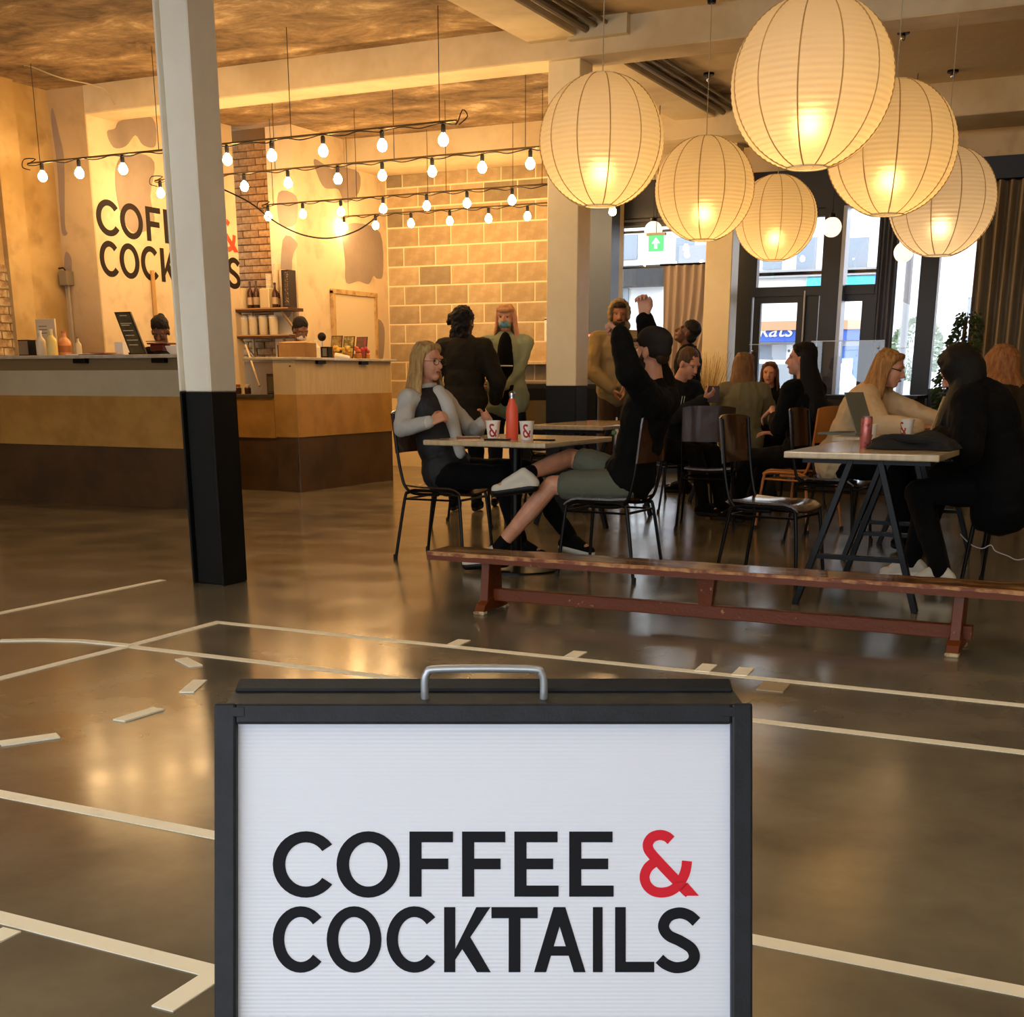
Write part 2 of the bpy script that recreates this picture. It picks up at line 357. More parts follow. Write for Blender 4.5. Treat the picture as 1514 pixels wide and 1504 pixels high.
blob(P([(78,160),(88,200),(95,240),(96,330),(100,345),(92,345),(88,300),(84,240),(76,180)], Yp=10.2), Yp=10.2, par=bpy.data.objects['trim_7'])
blob(P([(98,372),(106,385),(104,420),(96,425),(95,390)], Yp=10.2), Yp=10.2, par=bpy.data.objects['trim_7'])
blob(P([(412,285),(438,290),(439,325),(430,335),(413,330)], Yp=12.66), Yp=12.66, par=pier)
blob(P([(418,355),(440,360),(432,385),(432,460),(416,460)], Yp=12.66), Yp=12.66, par=pier)
blob(P([(465,235),(490,250),(500,245),(530,255),(530,285),(510,300),(500,280),(480,278),(468,255)], X=-8.95), X=-8.95, par=pier)
blob(P([(508,335),(530,330),(562,345),(566,405),(558,412),(552,408),(545,420),(530,416),(512,418),(510,385),(506,350)], X=-8.95), X=-8.95, par=pier)
blob(P([(557,475),(568,485),(566,530),(556,530)], X=-8.95), X=-8.95, par=pier)
# boxed-in hatch door on the pier
Hd = P([(491,430),(550,436),(550,526),(493,527)], X=-8.95)
y0, y1 = Hd[0][0], Hd[1][0]
hatch = struct('door_3', MB().bx(-8.95, -8.925, y0, y1, 1.0, Hd[0][1] - 0.03), mat('hatch_cream', (226, 205, 165), 0.6))
for b, nmx in ((MB().bx(-8.95, -8.90, y0 - 0.05, y1 + 0.05, Hd[0][1] - 0.03, Hd[0][1] + 0.02), 'frame_top'), (MB().bx(-8.95, -8.905, y0 - 0.05, y0, 1.0, Hd[0][1]), 'frame_side'), (MB().bx(-8.95, -8.905, y1, y1 + 0.05, 1.0, Hd[0][1]), 'frame_side')):
    b.build(nmx, mat('worn_wood_trim', (204, 168, 112), 0.7, rgb2=(150, 112, 64), scale=8, mix=(0.5, 0.7)), hatch, smooth=0)
# block wall at the back
M_block = [mat('block_%s' % k, c, 0.9, rgb2=c2, scale=7, bump=0.35, bscale=45) for k, c, c2 in
           (('sand', (176, 152, 112), (160, 136, 98)), ('grey', (150, 132, 100), (138, 120, 90)), ('pale', (190, 166, 124), (176, 150, 108)))]
M_joint = mat('pale_mortar', (236, 214, 168), 0.95, bump=0.2, bscale=60)
wb = struct('wall_back', MB().bx(-9.0, -5.85, 14.62, 14.85, 0, ZC), M_joint)
BL, BH, G = 0.436, 0.210, 0.019; nrow = 13; X0 = -8.93
protos = {}
for r in range(nrow):
    z = 0.86 + r * (BH + G); off = (0.0, 0.22)[r % 2]; x = X0 - off
    while x < -5.9:
        a = max(x, X0); c = min(x + BL, -5.87); w = round(c - a, 3)
        if w > 0.06:
            k = random.choice((0, 0, 1, 2, 2)); key = (w, k)
            if key not in protos:
                b = MB().bx(0, w, -0.005, 0.03, 0, BH); o = b.build('concrete_block', M_block[k], wb, smooth=0); protos[key] = o; o.location = (a, 14.62, z)
            else: share(protos[key], wb, loc=(a, 14.62 - random.uniform(0, 0.002), z))
        x += BL + G
# blue-grey painted pier and black frame beside the windows
struct('trim_8', MB().bx(-6.12, -5.84, 14.45, 14.7, 0, 3.3), mat('blue_grey_paint', (74, 86, 104), 0.55, bump=0.05, bscale=20))
# right wall and the glazed front behind the camera
struct('wall_right', MB().bx(XR, XR + 0.2, YB, YF, 0, ZC), M_cream)
M_frame = mat('black_window_frame', (20, 21, 26), 0.4)
struct('wall_front', MB().bx(XL, -8.6, YB - 0.2, YB, 0, ZC).bx(3.2, XR, YB - 0.2, YB, 0, ZC).bx(-8.6, 3.2, YB - 0.2, YB, 3.3, ZC).bx(-8.6, 3.2, YB - 0.2, YB, 0, 0.3), M_cream)
wf = struct('window_5', MB().bx(-8.6, -8.52, YB - 0.15, YB - 0.05, 0.3, 3.3).bx(3.12, 3.2, YB - 0.15, YB - 0.05, 0.3, 3.3).bx(-8.6, 3.2, YB - 0.15, YB - 0.05, 3.22, 3.3).bx(-8.6, 3.2, YB - 0.15, YB - 0.05, 0.3, 0.38), M_frame)
for x in (-6.64, -4.68, -2.72, -0.76, 1.2): MB().bx(x - 0.035, x + 0.035, YB - 0.15, YB - 0.05, 0.38, 3.22).build('mullion', M_frame, wf, smooth=0)
# ---- the shopfront at the far end (plane Y = 15)
WY = 15.0
def vbar(x0, x1, z0, z1, d=0.05): return MB().bx(x0, x1, WY - d, WY + d, z0, z1)
struct('trim_9', MB().bx(-6.1, XR, 14.88, 15.12, 2.90, 3.3), M_frame)
struct('wall_back_header', MB().bx(-6.1, XR, 14.9, 15.1, 3.3, ZC), M_cream)
struct('wall_back_sill', MB().bx(-6.1, -4.3, 14.9, 15.1, 0, 0.3).bx(-2.95, XR, 14.9, 15.1, 0, 0.3), M_frame)
w1 = struct('window_1', vbar(-6.1, -5.92, 0.3, 2.9).bx(-4.66, -4.3, 14.95, 15.05, 0.3, 2.9).bx(-5.92, -4.66, 14.95, 15.05, 2.82, 2.9).bx(-5.92, -4.66, 14.95, 15.05, 0.3, 0.4), M_frame)
vbar(-4.84, -4.77, 0.4, 2.82).build('mullion', M_frame, w1, smooth=0)
MB().bx(-5.92, -4.66, 14.97, 15.0, 2.355, 2.375).build('transom_rod', M_frame, w1, smooth=0)
MB().bx(-5.92, -4.84, 14.995, 15.003, 0.4, 2.82).build('pane', M_glass, w1, smooth=0)
MB().bx(-4.77, -4.66, 14.995, 15.003, 0.4, 2.82).build('pane', M_glass, w1, smooth=0)
for k, z in enumerate((2.62, 2.68, 2.74)): MB().bx(-5.92, -5.1, 14.9, 14.93, z + 0.12, z + 0.145).build('blind_slat', mat('blind_grey', (88, 84, 78), 0.6), w1, smooth=0)
w2 = struct('window_2', vbar(-4.3, -4.26, 2.1, 2.9).bx(-4.3, -3.5, 14.95, 15.05, 2.82, 2.9), M_frame)      # fanlight over the doors
MB().bx(-4.26, -3.49, 14.995, 15.003, 2.1, 2.82).build('pane', M_glass, w2, smooth=0)
MB().bx(-3.26, -2.9, 14.995, 15.003, 2.1, 2.82).build('pane', M_glass, w2, smooth=0)
struct('trim_10', MB().bx(-4.3, -2.93, 14.93, 15.07, 2.0, 2.1), M_frame)
struct('trim_11', MB().bx(-3.49, -3.29, 14.8, 15.07, 0, 2.9), M_frame)
struct('trim_12', MB().bx(-3.29, -3.25, 14.8, 15.0, 0, 2.9), mat('pale_aluminium', (165, 170, 178), 0.4, 0.6))
d1 = struct('door_1', vbar(-4.28, -4.20, 0.02, 2.0, 0.03).bx(-3.78, -3.60, 14.97, 15.03, 0.02, 2.0).bx(-4.2, -3.78, 14.97, 15.03, 1.93, 2.0).bx(-4.2, -3.78, 14.97, 15.03, 0.02, 0.3), M_frame)
MB().bx(-4.2, -3.78, 14.995, 15.003, 0.3, 1.93).build('pane', M_glass, d1, smooth=0)
MB().tube([(-3.69, 14.93, 1.45), (-3.69, 14.93, 2.05)], 0.012, 8).build('pull_handle', M_chrome, d1)
d2 = struct('door_2', vbar(-3.60, -3.54, 0.02, 2.0, 0.03).bx(-3.06, -2.93, 14.97, 15.03, 0.02, 2.0).bx(-3.26, -3.06, 14.97, 15.03, 1.93, 2.0).bx(-3.26, -3.06, 14.97, 15.03, 0.02, 0.3), M_frame)
MB().bx(-3.54, -3.49, 14.995, 15.003, 0.3, 2.0).build('pane', M_glass, d2, smooth=0)
MB().bx(-3.26, -3.06, 14.995, 15.003, 0.3, 1.93).build('pane', M_glass, d2, smooth=0)
w3 = struct('window_3', vbar(-2.93, -2.88, 0.3, 2.9).bx(-2.46, -2.27, 14.93, 15.07, 0.3, 2.9), M_frame)
MB().bx(-2.88, -2.46, 14.995, 15.003, 0.3, 2.9).build('pane', M_glass, w3, smooth=0)
w4 = struct('window_4', vbar(-1.9, -1.84, 0.3, 2.9).bx(1.0, 1.1, 14.95, 15.05, 0.3, 2.9).bx(-2.27, 1.1, 14.95, 15.05, 0.95, 1.0), M_frame)
MB().bx(-2.27, -1.9, 14.995, 15.003, 1.0, 2.9).build('pane', M_glass, w4, smooth=0)
MB().bx(-2.27, 1.0, 14.97, 15.03, 0.3, 0.95).build('lower_panel', M_frame, w4, smooth=0)
struct('wall_back_right', MB().bx(-1.84, XR, 14.95, 15.1, 0.3, 2.9), M_black)
# ---- columns
M_colwarm = mat('column_cream', (244, 228, 184), 0.45, rgb2=(236, 218, 172), scale=2)
def column(x, y, w, d, ztop, rz, label, hgt=1.05, H=False):
    t = thing('column', label, 'column', (x, y, 0), rz)
    def sec(z0, z1):
        if H:                        # steel H-section: two flanges and a web
            tf = 0.013; return MB().bx(-w/2, w/2, -d/2, -d/2 + tf, z0, z1).bx(-w/2, w/2, d/2 - tf, d/2, z0, z1).bx(-w/2 + 0.035, w/2 - 0.035, -d/2 + tf, d/2 - tf, z0, z1)
        return MB().bx(-w/2, w/2, -d/2, d/2, z0, z1)
    sec(hgt, ztop).build('painted_shaft', M_colw if H else M_colwarm, t, smooth=0, bevel=0.006, label='white upper part of the column')
    sec(0, hgt).build('black_base', M_black, t, smooth=0, bevel=0.006, label='black painted lower part of the column')
    return t
M_colw = mat('column_white', (236, 230, 214), 0.4, rgb2=(230, 222, 204), scale=2, bump=0.03, bscale=14)
column(-4.66, 5.71, 0.22, 0.22, 3.56, math.pi / 2, 'nearest white and black steel column, left of the sandwich board', 1.045, True)
column(-4.58, 10.38, 0.28, 0.26, 3.56, 0, 'white and black column behind the table with the orange bottle', 1.05)
column(-4.47, 14.3, 0.30, 0.26, 3.7, 0, 'warm cream column between the far windows and the doors', 0.1)
# ================================================================== LIGHTS OF THE ROOM, AND ADDED FILL LAMPS
def point(name, loc, power, col=BULB_COL, r=0.03, parent=None):
    d = bpy.data.lights.new(name, 'POINT'); d.energy = power; d.color = col; d.shadow_soft_size = r
    o = bpy.data.objects.new(name, d); COL.objects.link(o); o.location = loc
    if parent is not None: o.parent = parent
    return o
def emitter(name, col, s):
    m = bpy.data.materials.new(name); m.use_nodes = True; b = m.node_tree.nodes['Principled BSDF']
    b.inputs['Base Color'].default_value = (*col, 1); b.inputs['Emission Color'].default_value = (*col, 1); b.inputs['Emission Strength'].default_value = s; return m
M_bulb = emitter('lit_bulb', (1.0, 0.62, 0.27), 190.0)
M_lbulb = emitter('lit_lantern_bulb', (1.0, 0.58, 0.20), 128.0); M_lbulb2 = emitter('dim_lantern_bulb', (1.0, 0.66, 0.36), 90.0)
def paper_mat():
    m = bpy.data.materials.new('rice_paper'); m.use_nodes = True; n = m.node_tree.nodes; l = m.node_tree.links; n.clear()
    o = n.new('ShaderNodeOutputMaterial'); d = n.new('ShaderNodeBsdfDiffuse'); d.inputs[0].default_value = (0.80, 0.75, 0.66, 1)
    t = n.new('ShaderNodeBsdfTranslucent'); t.inputs[0].default_value = (0.88, 0.80, 0.60, 1)
    g = n.new('ShaderNodeBsdfRefraction'); g.inputs[0].default_value = (0.95, 0.88, 0.7, 1); g.inputs['Roughness'].default_value = 0.85; g.inputs['IOR'].default_value = 1.25
    a = n.new('ShaderNodeMixShader'); a.inputs[0].default_value = 0.62; b = n.new('ShaderNodeMixShader'); b.inputs[0].default_value = 0.10
    l.new(d.outputs[0], a.inputs[1]); l.new(t.outputs[0], a.inputs[2]); l.new(a.outputs[0], b.inputs[1]); l.new(g.outputs[0], b.inputs[2]); l.new(b.outputs[0], o.inputs[0])
    return m
M_rice = paper_mat()
M_seam = mat('lantern_rib', (196, 160, 104), 0.8)
LANT = [ # centre x, y, z, radius, vertical stretch, label, light power
    ((889.5, 209.5), 7.75, 0.375, 'white paper lantern at the far left of the cluster of six', 34),
    ((1041.5, 280), 10.05, 0.375, 'glowing paper lantern second from the left, in the lower row', 34),
    ((1147, 323), 12.35, 0.375, 'smallest looking paper lantern, lowest, hanging nearest the far doors', 34),
    ((1200.5, 124), 6.5, 0.375, 'biggest looking paper lantern, nearest and cut by the top of the picture', 34),
    ((1318, 220.5), 8.35, 0.375, 'paper lantern half behind the biggest one on its right', 34),
    ((1393.5, 299), 10.25, 0.375, 'dimmer greyish paper lantern rightmost beside the curtains', 13)]
ADDED_LANT = [((0.15, 5.6, 2.45), 'added fill lantern outside the picture to the right of the biggest one'), ((0.15, 7.6, 2.45), 'added fill lantern outside the picture beyond the right edge'), ((-3.3, 2.2, 2.9), 'added fill lantern outside the picture above the taped court'), ((-6.0, 4.2, 3.0), 'added fill lantern outside the picture left of the nearest column')]  # unseen lanterns added to give the room more warm light
for i, (pp, Y, R, lab, pw) in enumerate(LANT + [(None, c_, 0.375, l_, 34) for c_, l_ in ADDED_LANT]):
    c = at(pp[0], pp[1], Y) if pp is not None else Vector(Y); t = thing('paper_lantern', lab, 'lantern', c, 0.2 * i, 'round paper lanterns')
    prof = []; N = 34; zs = 1.0; p0 = math.radians(15)
    for k in range(N * 4 + 1):
        a = p0 + (math.pi - 2 * p0) * k / (N * 4); ph = (k % 4) / 4.0; rr = R * (1 - 0.012 * (1 - math.sin(math.pi * ph)))
        prof.append((rr * math.sin(a), rr * math.cos(a) * zs))
    sh = MB().openlathe(prof[::-1], 64).build('paper_shade', M_rice, t, smooth=60)
    b = MB()
    for q in range(12):
        an = 2 * math.pi * q / 12; pts = []
        for k in range(25):
            a = p0 + (math.pi - 2 * p0) * k / 24; rr = R * 1.001; pts.append((rr * math.sin(a) * math.cos(an), rr * math.sin(a) * math.sin(an), rr * math.cos(a) * zs))
        b.tube(pts, 0.0034, 4)
    b.build('paper_seams', M_seam, t)
    rb = R * math.sin(p0)
    for s in (-1, 1):
        b = MB().tube([(rb * math.cos(a * math.pi / 12), rb * math.sin(a * math.pi / 12), s * R * math.cos(p0)) for a in range(24)], 0.004, 6, closed=True)
        b.build('wire_hoop', mat('lantern_hoop', (225, 215, 185), 0.6), t)
    MB().tube([(0, 0, -0.10), (0, 0, R * 0.96)], 0.004, 6).build('inner_rod', M_seam, t)
    MB().ell((0, 0, -0.155), (0.03, 0.03, 0.045)).build('bulb', M_lbulb if pw > 20 else M_lbulb2, t)
    MB().tube([(0, 0, R * 0.95), (0.0, 0, ZC - c.z)], 0.0035, 6).build('cord', mat('pale_cord', (180, 165, 135), 0.6), t)
    MB().lathe([(0.03, 0.0), (0.035, 0.03), (0.012, 0.035)], 12, (0, 0, ZC - c.z - 0.035)).build('ceiling_rose', M_metal, t)
# long fill lamps added out of view to brighten floor, tape and column
for k, (x, y, lab) in enumerate(((-3.2, 1.6, 'left of the camera'), (0.8, 1.2, 'right of the camera'), (-1.2, -1.4, 'behind the camera'), (1.8, 4.0, 'at the right of the court'), (-6.0, 1.0, 'at the far left of the court'), (-2.5, 3.3, 'above the middle of the court'), (1.3, 6.6, 'beyond the right edge'))):
    t = thing('added_fill_lamp', 'long white fill lamp added outside the picture, ' + lab, 'ceiling lamp', (x, y, ZC - 0.25), 0, 'added fill lamps over the court')
    MB().bx(-0.75, 0.75, -0.09, 0.09, 0.0, 0.06).build('housing', M_white, t, smooth=0); MB().bx(-0.72, 0.72, -0.07, 0.07, -0.015, 0.0).build('diffuser', emitter('fill_lamp_glow', (1.0, 0.85, 0.66), 21.0), t, smooth=0)
    for s_ in (-0.6, 0.6): MB().tube([(s_, 0, 0.06), (s_, 0, 0.25)], 0.005, 6).build('hanger', M_metal, t)
# ---- festoon strings on steel tubes
sock = MB().lathe([(0.016, 0.0), (0.018, 0.02), (0.018, 0.055), (0.01, 0.065)], 10)
bulbm = MB().lathe([(0.0, -0.098), (0.02, -0.093), (0.036, -0.075), (0.040, -0.055), (0.032, -0.03), (0.015, -0.008), (0.014, 0.0)], 14)
SZ = 1.77 + EYE
T = [(9.33, [62, 117, 182, 262, 337, 403, 479, 566, 656], (42, 676), 'nearest festoon string, running across in front of the text wall', 0.19),
     (10.7, [235, 297, 360, 425, 499, 565, 639, 713, 784], (228, 800), 'second festoon string from the front, above the bar', 0.1665),
     (12.3, [393, 445, 502, 565, 630, 690, 757], (385, 822), 'third festoon string, just in front of the back beam', 0.14),
     (13.6, [506, 553, 606, 664, 722, 780, 840, 907], (497, 912), 'farthest festoon string, along the block wall', 0.127)]
first = None
for i, (Y, xs, (xa, xb), lab, ra) in enumerate(T):
    z = EYE + ra * Y; zt = z + 0.10
    xw = lambda px: at(px, 250, Y).x
    t = thing('festoon_string', lab, 'string lights', (0, 0, 0), 0, 'festoon light strings over the bar')
    x0, x1 = xw(xa), xw(xb)
    MB().tube([(x0, Y, zt), (x1, Y, zt + 0.01)], 0.009, 8).build('support_tube', mat('conduit', (110, 92, 62), 0.4, 0.5), t)
    pts = [(x0 + (x1 - x0) * k / 40, Y - 0.012, zt - 0.012 - 0.012 * math.sin(k * 1.9)) for k in range(41)]
    pts = [(x0 + 0.05, Y - 0.03, zt - 0.06), (x0 - 0.05, Y - 0.02, zt - 0.03), (x0 - 0.04, Y, zt + 0.04), (x0 + 0.1, Y, zt + 0.03)] + pts + [(x1 + 0.05, Y, zt + 0.08), (x1 + 0.1, Y - 0.01, zt + 0.03), (x1 + 0.02, Y, zt - 0.02)]
    MB().tube(catmull(pts, 3), 0.0045, 6).build('cable', M_rubber, t)
    for k, px in enumerate(xs):
        x = xw(px); p = at(px, 250, Y)
        if first is None:
            so = sock.build('socket', M_rubber, t); bu = bulbm.build('bulb', M_bulb, so); first = (so, bu); so.location = (x, Y, z + 0.03); bu.location = (0, 0, 0.005)
        else: share(first[1], share(first[0], t, loc=(x, Y, z + 0.03)))
    n = 4
    for k in range(n):
        x = x0 + 0.15 + (x1 - x0 - 0.3) * k / (n - 1)
        MB().tube([(x, Y, zt), (x, Y, ZC)], 0.0035, 5).build('hanging_wire', mat('dark_wire', (70, 56, 38), 0.6), t)
dc = MB().tube(catmull([at(330, 280, 12), at(370, 300, 12), at(410, 330, 12.2), at(450, 348, 12.5), at(490, 352, 12.8), at(530, 340, 13), at(560, 318, 13.3)], 6), 0.008, 6).build('drooping_cable', M_rubber)
tag(dc, 'dark power cable sagging between the festoon strings above the shelves', 'cable')
wc = MB().tube(catmull([at(36, 97, 9.33), at(45, 98, 9.4), at(90, 115, 9.6), at(135, 125, 9.9), at(155, 133, 10.05), at(170, 155, 10.12)], 6), 0.006, 6).build('ceiling_cable', mat('pale_cord', (180, 165, 135), 0.6))
tag(wc, 'pale cable looping along the ceiling at the left corner', 'cable')
# small glass globe pendants by the window
for (px, py, Y, lab) in ((1230, 336, 13.2, 'round white globe pendant beside the big black door post'), (966, 341, 13.2, 'round white globe pendant above the green exit sign'), (1336, 373, 13.2, 'round white globe pendant below the dim rightmost lantern')):
    c = at(px, py, Y); t = thing('globe_pendant', lab, 'pendant lamp', c, 0, 'globe pendants by the shopfront')
    MB().ell((0, 0, 0), (0.092, 0.092, 0.092), seg=20, rings=14).build('glass_globe', emitter('opal_globe', (1.0, 0.86, 0.66), 1.3), t, smooth=60)
    MB().lathe([(0.03, 0.08), (0.03, 0.12), (0.01, 0.13)], 12).build('cap', M_metal, t)
    MB().tube([(0, 0, 0.12), (0, 0, ZC - c.z)], 0.003, 5).build('cord', M_rubber, t)
for px, py in ((1048, 108), (1336, 46), (1409, 104), (1505, 150), (1275, 72)):
    p = onz(px, py, ZC); t = thing('ceiling_hook_plate', 'small metal hanging plate on the ceiling above the lanterns, ' + {1048: 'beside the downstand pipes', 1336: 'right of the biggest lantern', 1409: 'above the rightmost lantern', 1505: 'at the right edge', 1275: 'behind the biggest lantern'}[px], 'ceiling fitting', p, 0, 'ceiling hanging plates')
    MB().lathe([(0.05, -0.02), (0.05, 0)], 14).build('plate', M_metal, t); MB().ell((0, 0, -0.045), (0.022, 0.022, 0.03)).build('hook', M_chrome, t)
# ================================================================== LETTERING shared by the board and the wall
def Ring(cx, cy_, rx, ry, w, h, a0, a1, n=28):
    out = []
    for k in range(n):
        A = math.radians(a0 + (a1 - a0) * k / n); B = math.radians(a0 + (a1 - a0) * (k + 1) / n)
        out.append([(cx + rx*math.cos(A), cy_ - ry*math.sin(A)), (cx + rx*math.cos(B), cy_ - ry*math.sin(B)), (cx + (rx-w)*math.cos(B), cy_ - (ry-h)*math.sin(B)), (cx + (rx-w)*math.cos(A), cy_ - (ry-h)*math.sin(A))])
    return out
def Rect(x0, x1, y0, y1): return [(x0, y1), (x1, y1), (x1, y0), (x0, y0)]
def Stroke(pts, w, n=7):
    P_ = catmull([(a, b, 0) for a, b in pts], n); out = []; L = []; Rr = []
    for i, p in enumerate(P_):
        d = ((P_[i+1] if i < len(P_)-1 else p) - (P_[i-1] if i else p)).normalized(); nn = Vector((-d.y, d.x, 0)) * w / 2; L.append(p + nn); Rr.append(p - nn)
    for i in range(len(P_) - 1): out.append([(L[i].x, L[i].y), (L[i+1].x, L[i+1].y), (Rr[i+1].x, Rr[i+1].y), (Rr[i].x, Rr[i].y)])
    return out
zz = lambda pts, o, s: [(o[0] + a / s, o[1] + b / s) for a, b in pts]
z8 = lambda pts: zz(pts, (300, 980), 1.824)
za = lambda pts: zz(pts, (930, 1200), 10.02)
AMP = Stroke(za([(628, 430), (560, 375), (460, 352), (350, 385), (288, 470), (292, 560), (345, 640), (440, 745), (560, 875), (690, 1010), (800, 1120), (900, 1222)]), 15.2) \
    + Stroke(za([(400, 745), (290, 830), (235, 960), (265, 1090), (360, 1180), (480, 1207), (610, 1185), (720, 1110), (800, 990), (848, 860), (864, 738)]), 14.8) \
    + [za([(820, 1255), (1042, 1255), (870, 1058), (745, 1180)])]
LET = [('C', Ring(451.5, 1278.8, 49, 49.3, 18.5, 16.5, 37, 323)), ('O', Ring(544, 1278.8, 47, 49.3, 18.5, 16.5, 0, 360, 36))]
for x0, x1 in ((605, 669.5), (683, 747)): LET.append(('F', [Rect(x0, x0+18, 1230, 1326.5), Rect(x0+17.9, x1, 1230, 1246), Rect(x0+17.9, x1-7, 1270, 1286)]))
for x0, x1 in ((760.5, 826), (841.7, 907.5)): LET.append(('E', [Rect(x0, x0+18, 1230, 1326.5), Rect(x0+17.9, x1-1.5, 1230, 1246), Rect(x0+17.9, x1-8, 1270, 1286), Rect(x0+17.9, x1, 1310, 1326.5)]))
LET.append(('&', AMP))
LET.append(('C', Ring(444, 1390, 41.5, 49.3, 17, 16, 42, 318))); LET.append(('O', Ring(523, 1390, 40.6, 49.3, 17, 16, 0, 360, 36))); LET.append(('C', Ring(612.5, 1390, 41.5, 49.3, 17, 16, 42, 318)))
LET.append(('K', [Rect(656.4, 673, 1342, 1438.5), [(672.9, 1404), (704, 1342), (725, 1342), (672.9, 1408+12)][::-1], [(680, 1399), (692, 1381), (725.5, 1438.5), (705, 1438.5)][::-1]]))
LET.append(('T', [Rect(726.5, 795, 1342, 1358.5), Rect(752, 769.5, 1358.4, 1438.5)]))
LET.append(('A', [[(789.6, 1438.5), (807.5, 1438.5), (836, 1342), (818.5, 1342)], [(848.5, 1438.5), (866, 1438.5), (836, 1342), (818.5, 1342)], Rect(802, 853, 1400, 1414)]))
LET.append(('I', [Rect(876.8, 891.2, 1342, 1438.5)])); LET.append(('L', [Rect(909.7, 925.5, 1342, 1438.5), Rect(925.4, 967.8, 1423, 1438.5)]))
LET.append(('S', Stroke(z8([(1332, 700), (1312, 683), (1285, 676), (1256, 686), (1243, 712), (1256, 736), (1288, 752), (1318, 772), (1326, 797), (1311, 817), (1278, 824), (1250, 815), (1232, 800)]), 16.5, 6)))
def lettering(fn, t, parent, mk, mr):
    for ch, polys in LET:
        b = MB()
        for j, p in enumerate(polys):
            s = sum(p[i][0] * p[(i+1) % len(p)][1] - p[(i+1) % len(p)][0] * p[i][1] for i in range(len(p)))
            if s > 0: p = p[::-1]
            b.prism(p, fn, t + 0.00003 * (j % 7))
        b.build('ampersand' if ch == '&' else 'letter', mr if ch == '&' else mk, parent, smooth=0, label='red ampersand' if ch == '&' else None)
# on the text wall: plane X = -9.6
ty0 = 10.235; k_ = (12.46 - ty0) / (1036 - 402.0); ztop = at(156, 294, 1).z
d_ = ray(156, 294); ztop = EYE + d_[2] * (-9.59 / d_[0]); d_ = ray(163.5, 409.8); zbot = EYE + d_[2] * (-9.59 / d_[0]); kz = (ztop - zbot) / (1440 - 1229.0)
lettering(lambda x, y, d: (-9.6 + d, ty0 + (x - 402) * k_, ztop - (y - 1229) * kz), 0.004, wt, mat('wall_letter_brown', (40, 29, 22), 0.7, spec=0.2), mat('wall_letter_red', (190, 70, 40), 0.6))
# ================================================================== THE SANDWICH BOARD
D0 = 1.28; u = D0 / F_PX
c0 = ray(715, 1040); L0 = 1.0
fwd = Vector((-sy * ct, cy * ct, -st)); right = Vector((cy, sy, 0)); upv = right.cross(fwd)
org = Vector((0, 0, EYE)) + fwd * D0 + right * ((715 - CX) * u) - upv * ((1040 - CY) * u)
sb = thing('sandwich_board', 'black framed pavement sandwich board reading COFFEE & COCKTAILS', 'sign', (org.x, org.y, 0))
def SB(x, y, d):      # x right, y down along the board face in pixels of the lettering; d toward the viewer, metres
    p = org + right * ((x - 715) * u) - upv * ((y - 1040) * u) - fwd * d
    return (p.x - org.x, p.y - org.y, p.z)
ybot = 1040 + (org.z / ct) / u                      # where the board meets the floor
M_bframe = mat('powder_black_frame', (26, 28, 34), 0.5, rgb2=(20, 22, 26), scale=30, bump=0.06, bscale=300, spec=0.25)
def sbar(x0, x1, ya, yb, d0=-0.016, d1=0.008):
    vs = [SB(x, y, d) for d in (d0, d1) for x, y in ((x0, yb), (x1, yb), (x1, ya), (x0, ya))]
    return MB().add(vs, [(3,2,1,0),(4,5,6,7),(0,1,5,4),(1,2,6,5),(2,3,7,6),(3,0,4,7)])
sbar(319, 351, 1040, ybot).build('frame_side', M_bframe, sb, smooth=0, bevel=0.0025, bseg=2)
sbar(1080, 1111, 1040, ybot).build('frame_side', M_bframe, sb, smooth=0, bevel=0.0025, bseg=2)
sbar(351, 1080, 1040.5, 1071, -0.016, 0.0075).build('frame_top', M_bframe, sb, smooth=0, bevel=0.0025, bseg=2)
sbar(351, 1080, ybot - 60, ybot - 28, -0.016, 0.0075).build('frame_bottom', M_bframe, sb, smooth=0, bevel=0.0025, bseg=2)
for x in (351, 1073): sbar(x + 2 - 8, x + 13, 1046, 1060, 0.0074, 0.0082).build('corner_key', M_bframe, sb, smooth=0, bevel=0.0004)
M_corr = bpy.data.materials.new('corrugated_plastic_white'); M_corr.use_nodes = True
_n = M_corr.node_tree.nodes; _l = M_corr.node_tree.links; _b = _n['Principled BSDF']; _b.inputs['Base Color'].default_value = (*lin((210, 214, 226)), 1); _b.inputs['Roughness'].default_value = 0.35
_tc = _n.new('ShaderNodeTexCoord'); _sp = _n.new('ShaderNodeSeparateXYZ'); _l.new(_tc.outputs['Object'], _sp.inputs[0]); _m = _n.new('ShaderNodeMath'); _m.operation = 'MULTIPLY'; _m.inputs[1].default_value = 1600; _l.new(_sp.outputs['Z'], _m.inputs[0])
_s = _n.new('ShaderNodeMath'); _s.operation = 'SINE'; _l.new(_m.outputs[0], _s.inputs[0]); _bu = _n.new('ShaderNodeBump'); _bu.inputs['Strength'].default_value = 0.12; _bu.inputs['Distance'].default_value = 0.002; _l.new(_s.outputs[0], _bu.inputs['Height']); _l.new(_bu.outputs[0], _b.inputs['Normal'])
panel = sbar(349, 1082, 1069, ybot - 58, -0.008, -0.003).build('sign_panel', M_corr, sb, smooth=0)
lettering(lambda x, y, d: SB(x, y, -0.003 + d), 0.0006, panel, M_ink, M_red)
